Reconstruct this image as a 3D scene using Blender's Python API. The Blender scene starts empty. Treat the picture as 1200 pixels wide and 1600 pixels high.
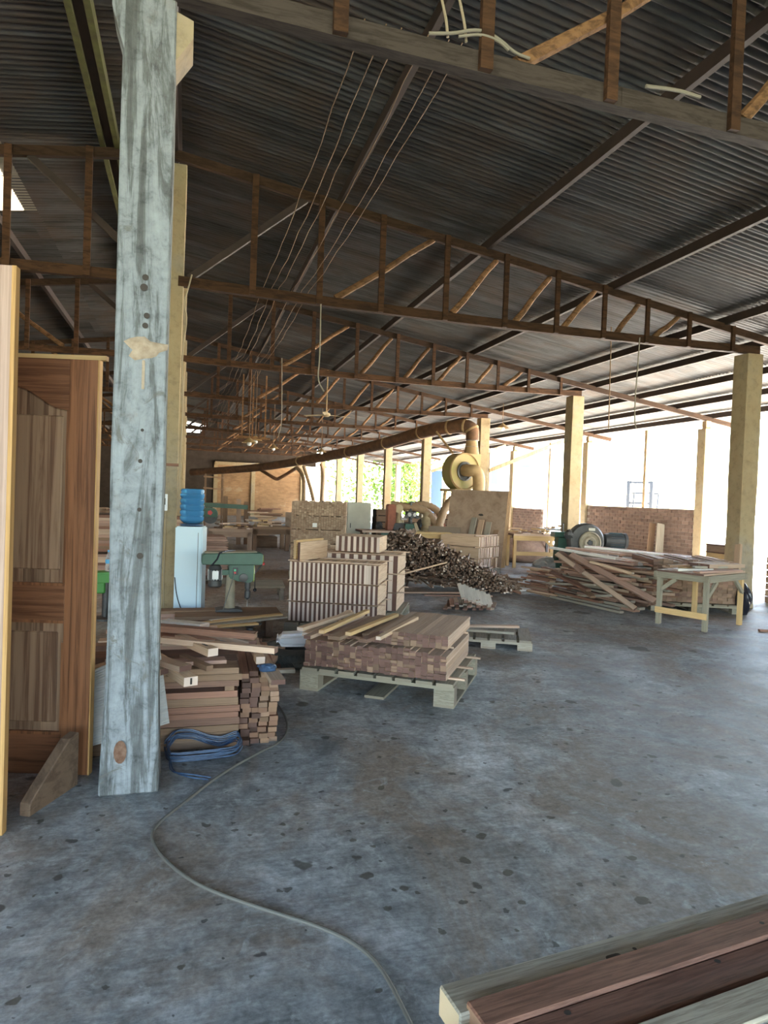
import bpy, bmesh, math, random
from mathutils import Matrix, Vector, Euler
random.seed(11)
R = math.radians
scene = bpy.context.scene
C = scene.collection

# ------------------------------------------------------------------ camera
def set_camera():
    yaw, pit, rol = .2859, -.023, .0366
    F = Vector((math.sin(yaw)*math.cos(pit), math.cos(yaw)*math.cos(pit), math.sin(pit)))
    Rt = Vector((math.cos(yaw), -math.sin(yaw), 0)); U = Rt.cross(F)
    R2 = math.cos(rol)*Rt + math.sin(rol)*U; U2 = -math.sin(rol)*Rt + math.cos(rol)*U
    cam = bpy.data.cameras.new('camera'); o = bpy.data.objects.new('camera', cam); C.objects.link(o)
    cam.sensor_fit = 'HORIZONTAL'; cam.sensor_width = 36; cam.lens = 36*1050/1200
    cam.clip_end = 400
    m = Matrix((R2, U2, -F)).transposed().to_4x4(); m.translation = (.2169, -3.2355, 1.4)
    o.matrix_world = m
    scene.camera = o
set_camera()

# ------------------------------------------------------------------ sky, sun, exposure
w = bpy.data.worlds.new('sky'); scene.world = w; w.use_nodes = True
nt = w.node_tree; bg = nt.nodes['Background']
sky = nt.nodes.new('ShaderNodeTexSky'); sky.sky_type = 'NISHITA'; sky.sun_disc = False
sky.sun_elevation = R(52); sky.sun_rotation = R(70); sky.dust_density = 1.0; sky.ozone_density = 1.0; sky.air_density = 1.2
nt.links.new(sky.outputs[0], bg.inputs[0]); bg.inputs[1].default_value = .40
sun = bpy.data.lights.new('sun', 'SUN'); sun.energy = 36; sun.angle = R(.6); sun.color = (1, .95, .86)
so = bpy.data.objects.new('sun', sun); C.objects.link(so)
so.rotation_euler = Vector((-.75, -.25, -1.0)).to_track_quat('-Z', 'Y').to_euler()
scene.view_settings.view_transform = 'Standard'; scene.view_settings.look = 'None'
scene.view_settings.gamma = 1; scene.view_settings.use_curve_mapping = False
scene.view_settings.exposure = 2.6

# ------------------------------------------------------------------ materials
MATS = {}
def nodes(name):
    m = bpy.data.materials.new(name); m.use_nodes = True
    t = m.node_tree; b = t.nodes['Principled BSDF']; MATS[name] = m
    return m, t, b
def N(t, kind, **kw):
    n = t.nodes.new('ShaderNode'+kind)
    for k, v in kw.items():
        if k.startswith('i_'): n.inputs[int(k[2:])].default_value = v
        else: setattr(n, k, v)
    return n
def ramp(t, fac, stops):
    n = t.nodes.new('ShaderNodeValToRGB'); e = n.color_ramp.elements
    while len(e) < len(stops): e.new(.5)
    for k, (p, c) in enumerate(stops):
        e[k].position = p; e[k].color = (c, c, c, 1) if isinstance(c, (int, float)) else (*c, 1)
    t.links.new(fac, n.inputs[0]); return n.outputs[0]
def mix(t, fac, a, b, mode='MIX'):
    n = t.nodes.new('ShaderNodeMix'); n.data_type = 'RGBA'; n.blend_type = mode
    for s, v in ((0, fac), (6, a), (7, b)):
        if isinstance(v, (int, float)): n.inputs[s].default_value = v
        elif isinstance(v, tuple): n.inputs[s].default_value = (*v, 1)
        else: t.links.new(v, n.inputs[s])
    return n.outputs[2]
def coords(t, scale=(1, 1, 1), out='Object', rnd=True):
    tc = N(t, 'TexCoord'); mp = N(t, 'Mapping'); mp.inputs[3].default_value = scale
    src = tc.outputs[out]
    if rnd:
        oi = N(t, 'ObjectInfo'); mu = N(t, 'Math', operation='MULTIPLY', i_1=37.0)
        t.links.new(oi.outputs['Random'], mu.inputs[0])
        ad = N(t, 'VectorMath', operation='ADD'); t.links.new(src, ad.inputs[0]); t.links.new(mu.outputs[0], ad.inputs[1]); src = ad.outputs[0]
    t.links.new(src, mp.inputs[0]); return mp.outputs[0]
def noise(t, vec, scale, detail=4, rough=.55, dist=0):
    n = N(t, 'TexNoise'); n.inputs['Scale'].default_value = scale; n.inputs['Detail'].default_value = detail
    n.inputs['Roughness'].default_value = rough; n.inputs['Distortion'].default_value = dist
    t.links.new(vec, n.inputs['Vector']); return n.outputs[0]
def bump(t, b, h, strength=.3, dist=.01):
    n = N(t, 'Bump'); n.inputs['Strength'].default_value = strength; n.inputs['Distance'].default_value = dist
    t.links.new(h, n.inputs['Height']); t.links.new(n.outputs[0], b.inputs['Normal'])
def objvar(t, col, lo=.8, hi=1.15):
    oi = N(t, 'ObjectInfo'); mr = N(t, 'MapRange'); mr.inputs[3].default_value = lo; mr.inputs[4].default_value = hi
    t.links.new(oi.outputs['Random'], mr.inputs[0])
    hs = N(t, 'HueSaturation'); t.links.new(mr.outputs[0], hs.inputs['Value']); t.links.new(col, hs.inputs['Color'])
    return hs.outputs[0]

def wood(name, c1, c2, end=None, scale=(1.2, 9, 9), rough=.75, var=(.8, 1.15), nscale=2.2, axis=0):
    """grain runs along the local X axis; the sawn ends carry the end-grain colour"""
    m, t, b = nodes(name)
    v = coords(t, scale)
    g = noise(t, v, nscale, 6, .68, .6)
    col = ramp(t, g, [(.28, tuple(.72*x for x in c2)), (.42, c2), (.54, c1), (.72, tuple(min(1, 1.15*x) for x in c1))])
    if end:
        tc = N(t, 'TexCoord'); sx = N(t, 'SeparateXYZ'); t.links.new(tc.outputs['Normal'], sx.inputs[0])
        ab = N(t, 'Math', operation='ABSOLUTE'); t.links.new(sx.outputs[axis], ab.inputs[0])
        gt = N(t, 'Math', operation='GREATER_THAN', i_1=.8); t.links.new(ab.outputs[0], gt.inputs[0])
        col = mix(t, gt.outputs[0], col, end)
    col = objvar(t, col, *var)
    t.links.new(col, b.inputs['Base Color']); b.inputs['Roughness'].default_value = rough
    b.inputs['Specular IOR Level'].default_value = .25
    bump(t, b, g, .3, .004)
    return m
def plain(name, c, rough=.6, metal=0, c2=None, sc=6, bmp=0, detail=4, out='Object'):
    m, t, b = nodes(name)
    if c2:
        v = coords(t, (1, 1, 1), out); g = noise(t, v, sc, detail, .6)
        t.links.new(ramp(t, g, [(.35, c), (.68, c2)]), b.inputs['Base Color'])
        if bmp: bump(t, b, g, bmp, .01)
    else: b.inputs['Base Color'].default_value = (*c, 1)
    b.inputs['Roughness'].default_value = rough; b.inputs['Metallic'].default_value = metal
    return m

def mat_floor():
    m, t, b = nodes('concrete_floor')
    v = coords(t, (1, 1, 1), 'Object', False)
    n1 = noise(t, v, .9, 8, .68, .8); n2 = noise(t, v, 3.1, 8, .7, 1.2); n3 = noise(t, v, 14, 6, .65, .5)
    base = ramp(t, n1, [(.32, (.17, .178, .182)), (.5, (.325, .34, .347)), (.68, (.50, .52, .525))])
    fine = ramp(t, n2, [(.32, .5), (.5, .95), (.68, 1.35)])
    col = mix(t, 1.0, base, fine, 'MULTIPLY')
    # trowel and sweep marks: long thin streaks
    vs = coords(t, (1.2, 9, 1), 'Object', False); st = noise(t, vs, 3.0, 5, .6, 2.0)
    col = mix(t, .55, col, ramp(t, st, [(.32, .6), (.5, 1.0), (.68, 1.3)]), 'MULTIPLY')
    # brown sawdust dirt trodden in
    vd = coords(t, (1, .7, 1), 'Object', False); dn = noise(t, vd, 1.3, 8, .68, .8)
    col = mix(t, ramp(t, dn, [(.45, 0.0), (.62, .75)]), col, (.25, .185, .135))
    # sawdust drifts round the machines at the back
    sp = N(t, 'SeparateXYZ'); t.links.new(v, sp.inputs[0])
    fy = N(t, 'MapRange'); fy.inputs[1].default_value = 4.2; fy.inputs[2].default_value = 8; fy.inputs[4].default_value = .75
    t.links.new(sp.outputs[1], fy.inputs[0])
    fx = N(t, 'MapRange'); fx.inputs[1].default_value = 4.5; fx.inputs[2].default_value = 1.5
    t.links.new(sp.outputs[0], fx.inputs[0])
    mu = N(t, 'Math', operation='MULTIPLY'); t.links.new(fy.outputs[0], mu.inputs[0]); t.links.new(fx.outputs[0], mu.inputs[1])
    mu2 = N(t, 'Math', operation='MULTIPLY'); t.links.new(mu.outputs[0], mu2.inputs[0]); t.links.new(ramp(t, n2, [(.3, .6), (.6, 1.0)]), mu2.inputs[1])
    col = mix(t, mu2.outputs[0], col, (.36, .25, .17))
    n4 = noise(t, v, 5.5, 10, .75, 1.5); col = mix(t, ramp(t, n4, [(.56, 0.), (.66, .55)]), col, (.50, .52, .53))
    n5 = noise(t, v, 45, 4, .7); col = mix(t, .55, col, ramp(t, n5, [(.3, .5), (.5, 1.0), (.72, 1.5)]), 'MULTIPLY')
    # dark oil and glue drops of several sizes
    for sc, lo, k in ((1.7, .20, .75), (3.7, .20, .8), (7.5, .22, .8), (15.0, .24, .75)):
        vo = N(t, 'TexVoronoi'); vo.inputs['Scale'].default_value = sc; vo.inputs['Randomness'].default_value = 1
        wv = N(t, 'VectorMath', operation='ADD'); nv = N(t, 'TexNoise'); nv.inputs['Scale'].default_value = sc*2.2; nv.inputs['Detail'].default_value = 3
        t.links.new(v, nv.inputs['Vector']); sc2 = N(t, 'VectorMath', operation='SCALE'); sc2.inputs[3].default_value = .55/sc
        t.links.new(nv.outputs['Color'], sc2.inputs[0]); t.links.new(v, wv.inputs[0]); t.links.new(sc2.outputs[0], wv.inputs[1])
        t.links.new(wv.outputs[0], vo.inputs['Vector'])
        sepc = N(t, 'SeparateColor'); t.links.new(vo.outputs['Color'], sepc.inputs[0])
        thr = N(t, 'MapRange'); thr.inputs[1].default_value = .3; thr.inputs[2].default_value = 1; thr.inputs[3].default_value = 0; thr.inputs[4].default_value = lo
        t.links.new(sepc.outputs[0], thr.inputs[0])
        sub = N(t, 'Math', operation='SUBTRACT'); t.links.new(thr.outputs[0], sub.inputs[0]); t.links.new(vo.outputs['Distance'], sub.inputs[1])
        ms = N(t, 'MapRange'); ms.inputs[1].default_value = 0; ms.inputs[2].default_value = .04; ms.inputs[4].default_value = k
        t.links.new(sub.outputs[0], ms.inputs[0])
        col = mix(t, ms.outputs[0], col, mix(t, sepc.outputs[1], (.035, .035, .036), (.085, .068, .045)))
    col = mix(t, .6, col, ramp(t, n3, [(.3, .5), (.5, 1.0), (.7, 1.45)]), 'MULTIPLY')
    t.links.new(col, b.inputs['Base Color'])
    t.links.new(ramp(t, n2, [(.3, .5), (.7, .72)]), b.inputs['Roughness']); b.inputs['Specular IOR Level'].default_value = .35
    bump(t, b, n2, .25, .01)
mat_floor()

def mat_column():
    m, t, b = nodes('whitewashed_concrete')
    v = coords(t, (9, 9, .8)); g = noise(t, v, 1.3, 9, .7, .9)
    v2 = coords(t, (1, 1, 1)); g2 = noise(t, v2, 16, 8, .7, .3); g3 = noise(t, v2, 2.2, 5, .6)
    col = ramp(t, g, [(.40, (.09, .093, .09)), (.47, (.13, .136, .136)), (.52, (.225, .24, .25)), (.7, (.29, .31, .32))])
    col = mix(t, .9, col, ramp(t, g2, [(.3, .4), (.45, .9), (.55, 1.05), (.75, 1.25)]), 'MULTIPLY')
    g4 = noise(t, v2, 6, 8, .7, 1.0); col = mix(t, ramp(t, g4, [(.60, 0.), (.66, .8)]), col, (.13, .12, .105))
    col = mix(t, ramp(t, g3, [(.60, 0.), (.72, .6)]), col, (.2, .14, .09))
    t.links.new(col, b.inputs['Base Color']); b.inputs['Roughness'].default_value = .9
    bump(t, b, g2, .7, .015)
mat_column()
def mat_rawcol():
    m, t, b = nodes('dusty_concrete')
    v2 = coords(t, (1, 1, 1)); g2 = noise(t, v2, 11, 8, .7, .3); g3 = noise(t, v2, 1.1, 5, .6)
    col = ramp(t, g3, [(.35, (.33, .23, .125)), (.55, (.35, .27, .16)), (.7, (.29, .25, .2))])
    col = mix(t, .7, col, ramp(t, g2, [(.3, .6), (.5, 1.0), (.75, 1.1)]), 'MULTIPLY')
    t.links.new(col, b.inputs['Base Color']); b.inputs['Roughness'].default_value = .9
    bump(t, b, g2, .4, .01)
mat_rawcol()
def mat_roof():
    m, t, b = nodes('weathered_roof_sheet')
    v = coords(t, (.5, 3.0, 1)); g = noise(t, v, 1.6, 6, .65, .6)
    v2 = coords(t, (1, 1, 1)); g2 = noise(t, v2, 1.3, 5, .6)
    col = ramp(t, g, [(.3, (.027, .023, .019)), (.5, (.064, .060, .054)), (.7, (.105, .104, .1))])
    col = mix(t, ramp(t, g2, [(.45, 0.), (.66, .6)]), col, (.09, .056, .034))
    col = objvar(t, col, .75, 1.2)
    t.links.new(col, b.inputs['Base Color']); b.inputs['Roughness'].default_value = .55; b.inputs['Specular IOR Level'].default_value = .4
mat_roof()
def mat_brick(name, c1, c2, mortar, sc):
    m, t, b = nodes(name)
    v = coords(t, (1, 1, 1), 'Object', False)
    sp = N(t, 'SeparateXYZ'); t.links.new(v, sp.inputs[0])
    ad = N(t, 'Math', operation='ADD'); t.links.new(sp.outputs[0], ad.inputs[0]); t.links.new(sp.outputs[1], ad.inputs[1])
    cb = N(t, 'CombineXYZ'); t.links.new(ad.outputs[0], cb.inputs[0]); t.links.new(sp.outputs[2], cb.inputs[1])
    br = N(t, 'TexBrick'); br.inputs['Scale'].default_value = sc
    br.inputs['Color1'].default_value = (*c1, 1); br.inputs['Color2'].default_value = (*c2, 1); br.inputs['Mortar'].default_value = (*mortar, 1)
    br.inputs['Mortar Size'].default_value = .018; br.inputs['Brick Width'].default_value = .5; br.inputs['Row Height'].default_value = .16
    t.links.new(cb.outputs[0], br.inputs['Vector'])
    g = noise(t, v, 1.0, 6, .65, .5)
    col = mix(t, .8, br.outputs['Color'], ramp(t, g, [(.3, .6), (.5, 1.0), (.7, 1.25)]), 'MULTIPLY')
    col = mix(t, ramp(t, g, [(.58, 0.), (.64, .7)]), col, (.36, .27, .17))
    t.links.new(col, b.inputs['Base Color']); b.inputs['Roughness'].default_value = .95
    bump(t, b, br.outputs['Fac'], -.4, .01)
mat_brick('back_wall_brick', (.34, .19, .09), (.26, .14, .065), (.26, .17, .1), 2.2)
wood('brick_clay', (.19, .125, .095), (.14, .09, .07), None, (1, 1, 1), .95, (.75, 1.2), 3)
plain('mortar', (.33, .28, .24), .95, c2=(.25, .2, .16), sc=20)

# timbers of the building
wood('truss_timber', (.07, .033, .015), (.038, .018, .009), None, (1.2, 6, 6), .85, (.8, 1.2), 3)
wood('pole_timber', (.2, .105, .048), (.11, .056, .026), None, (3, 6, 6), .85, (.8, 1.2), 3)
wood('grey_timber', (.055, .042, .034), (.035, .026, .02), None, (1.5, 12, 12), .85, (.9, 1.1), 3)
plain('purlin_steel', (.045, .026, .018), .8, 0, (.03, .019, .014), 5)
wood('dark_timber', (.05, .026, .014), (.03, .015, .008), None, (1.2, 6, 6), .85, (.8, 1.2), 3)
plain('green_steel', (.12, .12, .035), .6, 0, (.07, .065, .025), 7)
# boards
CREAM = (.66, .47, .32); PINK = (.42, .265, .205); DARKEND = (.12, .062, .048)
wood('pale_board', CREAM, (.56, .38, .25), DARKEND, var=(.85, 1.1))
wood('pale_board_pale_end', CREAM, (.56, .38, .25), (.62, .48, .39), var=(.85, 1.1))
wood('tan_board', (.54, .385, .285), (.45, .305, .215), (.15, .082, .065), var=(.75, 1.2))
wood('tan_board_brown_end', (.42, .29, .2), (.34, .22, .145), (.24, .15, .1), var=(.7, 1.25))
wood('pink_board', PINK, (.33, .2, .15), (.24, .14, .1), var=(.7, 1.25))
wood('red_board', (.29, .15, .10), (.2, .1, .07), (.2, .11, .07), var=(.75, 1.2))
wood('brown_board', (.26, .165, .105), (.2, .12, .075), (.22, .13, .08), var=(.75, 1.2))
wood('yellow_board', (.62, .42, .2), (.52, .33, .15), (.5, .33, .18), var=(.85, 1.1))
wood('white_board', (.8, .74, .66), (.7, .63, .55), (.4, .3, .25), var=(.9, 1.1))
wood('grey_board', (.36, .32, .26), (.28, .24, .19), (.3, .25, .2), var=(.8, 1.15))
wood('pallet_wood', (.30, .265, .2), (.22, .19, .14), (.25, .21, .155), var=(.8, 1.15))
wood('dark_batten', (.2, .115, .08), (.14, .075, .055), (.10, .055, .042), var=(.6, 1.4))
wood('stick_dark', (.2, .125, .09), (.14, .085, .06), (.42, .3, .235), var=(.5, 1.3))
wood('stick_pale', (.33, .21, .15), (.24, .15, .1), (.7, .57, .47), var=(.7, 1.2))

# ------------------------------------------------------------------ mesh helpers
class MB:
    def __init__(s): s.v = []; s.f = []
    def add(s, vs, fs, M=None):
        n = len(s.v)
        s.v += [tuple(M @ Vector(p)) for p in vs] if M else [tuple(p) for p in vs]
        s.f += [[i+n for i in f] for f in fs]; return s
    def box(s, c, d, M=None):
        x, y, z = (k/2 for k in d)
        vs = [(c[0]+a*x, c[1]+b*y, c[2]+e*z) for a in (-1, 1) for b in (-1, 1) for e in (-1, 1)]
        return s.add(vs, [(0, 1, 3, 2), (4, 6, 7, 5), (0, 4, 5, 1), (2, 3, 7, 6), (0, 2, 6, 4), (1, 5, 7, 3)], M)
    def bar(s, p, q, w, h, up=(0, 0, 1)):
        p, q = Vector(p), Vector(q); x = (q-p); l = x.length; x.normalize(); u = Vector(up)
        if abs(x.dot(u)) > .98: u = Vector((0, 1, 0))
        y = u.cross(x).normalized(); z = x.cross(y)
        M = Matrix((x, y, z)).transposed().to_4x4(); M.translation = (p+q)/2
        return s.box((0, 0, 0), (l, w, h), M)
    def tube(s, pts, r, n=8, cap=True, up=(0, 0, 1)):
        pts = [Vector(p) for p in pts]; k = len(pts); rs = r if isinstance(r, (list, tuple)) else [r]*k
        ring0 = len(s.v); pu = None
        for i, p in enumerate(pts):
            d = (pts[min(i+1, k-1)]-pts[max(i-1, 0)]).normalized()
            if pu is None:
                u = Vector(up)
                if abs(u.dot(d)) > .95: u = Vector((1, 0, 0))
            else: u = pu
            a = u.cross(d).normalized(); b = d.cross(a); pu = b
            for j in range(n):
                an = 2*math.pi*j/n; s.v.append(tuple(p+(a*math.cos(an)+b*math.sin(an))*rs[i]))
        for i in range(k-1):
            for j in range(n):
                a0 = ring0+i*n+j; b0 = ring0+i*n+(j+1) % n
                s.f.append([a0, b0, b0+n, a0+n])
        if cap:
            s.f.append([ring0+j for j in range(n)][::-1]); s.f.append([ring0+(k-1)*n+j for j in range(n)])
        return s
    def lathe(s, prof, n=24, M=None, cap=True):
        vs = []; fs = []; k = len(prof)
        for r, z in prof:
            for j in range(n):
                a = 2*math.pi*j/n; vs.append((r*math.cos(a), r*math.sin(a), z))
        for i in range(k-1):
            for j in range(n):
                a0 = i*n+j; b0 = i*n+(j+1) % n; fs.append((a0, b0, b0+n, a0+n))
        if cap: fs += [tuple(range(n))[::-1], tuple((k-1)*n+j for j in range(n))]
        return s.add(vs, fs, M)
    def prism(s, poly, y0, y1, M=None):
        """polygon in XZ extruded along Y"""
        n = len(poly); vs = [(x, y0, z) for x, z in poly]+[(x, y1, z) for x, z in poly]
        fs = [tuple(range(n)), tuple(range(2*n-1, n-1, -1))]+[((i+1) % n, i, i+n, (i+1) % n+n) for i in range(n)]
        return s.add(vs, fs, M)
    def mesh(s, name, mat=None, smooth=False, bevel=0, seg=1):
        me = bpy.data.meshes.new(name); me.from_pydata(s.v, [], s.f)
        bm = bmesh.new(); bm.from_mesh(me)
        bmesh.ops.recalc_face_normals(bm, faces=bm.faces)
        if bevel: bmesh.ops.bevel(bm, geom=[e for e in bm.edges if len(e.link_faces) == 2 and e.calc_face_angle(0) > .5], offset=bevel, segments=seg, affect='EDGES')
        if smooth:
            for f in bm.faces: f.smooth = True
            for e in bm.edges:
                if len(e.link_faces) == 2 and e.calc_face_angle(0) > .7: e.smooth = False
        bm.to_mesh(me); bm.free()
        if mat: me.materials.append(MATS[mat])
        return me
    def build(s, name, mat, parent=None, **kw):
        o = bpy.data.objects.new(name, s.mesh(name, mat, **kw)); C.objects.link(o)
        if parent: o.parent = parent
        return o
def tag(o, label, cat, group=None, kind=None):
    if label: o['label'] = label
    if cat: o['category'] = cat
    if group: o['group'] = group
    if kind: o['kind'] = kind
    return o
def thing(name, label, cat, loc=(0, 0, 0), rz=0, group=None, kind=None):
    o = bpy.data.objects.new(name, None); C.objects.link(o); o.location = loc; o.rotation_euler = (0, 0, rz)
    o.empty_display_size = .1
    return tag(o, label, cat, group, kind)
KIDS = {}
def copy_tree(o, label=None, loc=None, rz=None, parent=None):
    c = o.copy(); C.objects.link(c); c.parent = parent
    if label: c['label'] = label
    if loc is not None: c.location = loc
    if rz is not None: c.rotation_euler = (0, 0, rz)
    for ch in list(o.children): copy_tree(ch, parent=c)
    return c
UNIT = {}
def board(name, mat, size, M, label=None, cat='board', group=None, parent=None):
    """one sawn board: a shared slightly eased block, length along local X"""
    if mat not in UNIT: UNIT[mat] = MB().box((0, 0, 0), (1, 1, 1)).mesh('sawn_board', mat)
    o = bpy.data.objects.new(name, UNIT[mat]); C.objects.link(o)
    if parent: o.parent = parent; o.matrix_basis = M @ Matrix.Diagonal((*size, 1))
    else: o.matrix_world = M @ Matrix.Diagonal((*size, 1)); tag(o, label, cat, group)
    return o
def X4(loc, rz=0, ry=0, rx=0):
    return Matrix.Translation(loc) @ Euler((rx, ry, rz), 'XYZ').to_matrix().to_4x4()
def span(p, q, roll=0):
    """matrix at the middle of p-q with X along it"""
    p, q = Vector(p), Vector(q); x = (q-p).normalized(); u = Vector((0, 0, 1))
    if abs(x.z) > .95: u = Vector((0, 1, 0))
    y = u.cross(x).normalized(); z = x.cross(y)
    M = Matrix((x, y, z)).transposed().to_4x4(); M.translation = (p+q)/2
    return M @ Matrix.Rotation(roll, 4, 'X'), (q-p).length

# ------------------------------------------------------------------ the shed
BAY, W, OUT = 4.4574, 7.834, 11.05          # bay length, main column row, outer post row
RID, SL, CH = 5.02, .1482, 3.65             # ridge height, roof slope, bottom chord axis
def roof_z(x): return RID+.17-SL*abs(x)

floor = MB().box((2, 11, -.05), (20.4, 54, .1)).build('floor', 'concrete_floor'); tag(floor, 'stained grey concrete workshop floor', 'floor', kind='structure')
plain('yard_ground', (.74, .70, .62), .95, c2=(.64, .6, .52), sc=2)
g = MB().box((20, 60, -.16), (240, 140, .12)).build('ground', 'yard_ground'); tag(g, 'bright sunlit yard outside the shed', 'ground', kind='structure')
plain('low_bounce_ground', (.07, .09, .04), .95, c2=(.1, .1, .06), sc=2)  # unseen dark ground added behind the viewer to weaken bounce light
g = MB().box((20, -70, -.16), (240, 120, .12)).build('ground', 'low_bounce_ground'); tag(g, 'dark unseen ground behind the viewer, added to cut bounce light', 'ground', kind='structure')

# roof: corrugated sheets, each its own piece
def sheet_mesh(name, width, length, mat):
    waves = 13; n = waves*6; mb = MB()
    for i in range(n+1):
        y = width*i/n; z = .015*math.cos(2*math.pi*i/6)
        mb.v += [(0, y, z), (length, y, z)]
    mb.f = [[2*i, 2*i+1, 2*i+3, 2*i+2] for i in range(n)]
    me = mb.mesh(name, mat)
    for p in me.polygons: p.use_smooth = True
    return me
ang = math.atan(SL)
def roof_side(sign, xs, name, label, gaps=(), clear=()):
    root = MB().box((sign*.1, 12, RID+.205), (.2, 49, .012)).build(name, 'purlin_steel'); tag(root, label, 'roof', kind='structure')
    rows = list(zip(xs[:-1], xs[1:]))
    meshes = [sheet_mesh('roof_sheet', 1.03, (b-a+.15)/math.cos(ang), 'weathered_roof_sheet') for a, b in rows]
    for r, (a, b) in enumerate(rows):
        for k in range(49):
            if (r, k) in gaps: continue
            o = bpy.data.objects.new('roof_sheet', meshes[r]); C.objects.link(o); o.parent = root
            lift = .002*(k % 2)-.005*r
            o.location = (sign*a, -12.5+k+random.uniform(-.01, .01), roof_z(a)+lift+.02)  # sheets behind the viewer extend the roof to shade the near bay
            o.rotation_euler = (0, ang, 0)
            if sign < 0: o.rotation_euler = (0, -ang, 0); o.scale = (-1, 1, 1)
            if (r, k) in clear: o.data = clear_mesh
    return root
m, t, b = nodes('translucent_sheet'); b.inputs['Base Color'].default_value = (.9, .82, .66, 1); b.inputs['Transmission Weight'].default_value = .0; b.inputs['Roughness'].default_value = .6
tr = N(t, 'BsdfTranslucent'); tr.inputs[0].default_value = (.13, .10, .065, 1); ms = N(t, 'MixShader', i_0=.75)
t.links.new(b.outputs[0], ms.inputs[1]); t.links.new(tr.outputs[0], ms.inputs[2]); t.links.new(ms.outputs[0], t.nodes['Material Output'].inputs[0])
clear_mesh = sheet_mesh('roof_sheet', 1.03, 2.0, 'translucent_sheet')
roof_side(1, [0, 1.83, 3.68, 5.5, 7.4, 9.3, 10.4, 12.0], 'ceiling', 'corrugated roof sloping down to the open right side')
roof_side(-1, [0, 1.75, 3.6, 5.5, 8.0], 'ceiling', 'corrugated roof sloping down to the left', clear=[(1, 16), (1, 17), (1, 18)])

ORD = 'first second third fourth fifth sixth seventh eighth ninth tenth eleventh twelfth thirteenth fourteenth fifteenth sixteenth seventeenth eighteenth nineteenth twentieth'.split()
ORD += ['twenty-'+k for k in ORD[:9]]+['thirtieth']+['thirty-'+k for k in ORD[:9]]
# purlins along the building
for k, x in enumerate([.0, 1.83, 3.68, 5.5, 7.3, 8.25, 9.3, 10.25, 11.2]):
    mb = MB(); z = RID+.06-SL*x
    mb.box((x, 15.6, z), (.05, 40, .11)).box((x+.03, 15.6, z+.05), (.06, 40, .012))
    p = mb.build('purlin', 'purlin_steel')
    tag(p, ['dark ridge beam running back over the central columns', 'dark roof purlin along which the wavy wires run'][k] if k < 2 else
        f'dark roof purlin under the right slope, {ORD[k]} counting from the ridge beam', 'purlin', 'purlins under the roof', )
for x in (-.56, -.78):
    pass
gp = thing('green_beam', 'double green steel beam under the left roof slope', 'beam', (-.66, 15.6, RID+.07-SL*.66))
for s in (-1, 1): MB().box((s*.07, 0, 0), (.05, 40, .11)).build('channel', 'green_steel', gp)
MB().box((0, 0, .0), (.09, 40, .02)).build('web_plate', 'purlin_steel', gp)
for k, x in enumerate([-2.2, -3.9, -5.6, -7.4]):
    p = MB().box((x, 15.6, RID+.075+SL*x), (.06, 40, .11)).build('purlin', 'purlin_steel')
    tag(p, f'dark roof purlin under the left slope, {ORD[k]} one left of the green beam', 'purlin', 'purlins under the roof')

# trusses
POSTS = [.85, 1.6, 2.33, 3.14, 3.93, 4.65, 5.34, 6.0, 6.67, 7.4]
DIAG = [(.17, 1.42), (1.8, 2.98), (3.25, 3.82), (4.1, 4.57), (4.78, 5.23), (5.57, 5.9), (6.16, 6.55)]
def top_z(x): return RID-SL*x
def sag(x): t_ = min(1, max(0, x/W)); return -.05*4*t_*(1-t_)
def truss(sign, chord_mat, label):
    root = thing('roof_truss', label, 'truss', (0, 0, 0))
    mb = MB(); xs = [.06+i*(W-.0)/10 for i in range(11)]
    for a, c_ in zip(xs[:-1], xs[1:]): mb.bar((sign*a, 0, CH+sag(a)), (sign*(c_+.002), 0, CH+sag(c_)), .075, .105)
    mb.build('bottom_chord', chord_mat, root)
    end = 11.75 if sign > 0 else 8
    MB().bar((sign*.0, 0, top_z(0)-.03), (sign*end, 0, top_z(end)-.03), .06, .10).build('top_chord', 'dark_timber', root)
    for k, x in enumerate(POSTS):
        z0 = CH+sag(x)-.05; z1 = top_z(x)+.01
        MB().bar((sign*x, -.055, z0), (sign*x, -.055, z1), .07-.002*k, .035, (0, 1, 0)).build('post', 'truss_timber', root)
    for k, (a, c_) in enumerate(DIAG):
        p = (sign*a, .01, CH+sag(a)+.05); q = (sign*c_, .01, top_z(c_)-.07)
        mb = MB()
        if k == 0: mb.bar(p, q, .06, .07); mb.build('brace', 'purlin_steel', root)
        else:
            P, Q = Vector(p), Vector(q); pts = [P.lerp(Q, i/4)+Vector((0, 0, .012*math.sin(i*2.1+k))) for i in range(5)]
            mb.tube(pts, [.04, .038, .036, .035, .033], 8); mb.build('brace_pole', 'pole_timber', root, smooth=True)
    return root
near = ['nearest roof truss, its grey bottom chord crossing the top right corner']
tr0 = truss(1, 'grey_timber', near[0])
trR = truss(1, 'truss_timber', 'second timber roof truss from the viewer, landing on the column behind the work table')
trR.location.y = BAY
lastL = None
for i in range(2, 9):
    copy_tree(trR, f'{ORD[i]} timber roof truss from the viewer over the right nave', (0, i*BAY, 0))
trL = truss(-1, 'truss_timber', 'left nave roof truss beside the two leaning doors, nearest in view'); trL.location.y = BAY
for i in range(2, 9):
    copy_tree(trL, f'left nave roof truss, {ORD[i-1]} counting back from the leaning doors', (0, i*BAY, 0))

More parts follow.
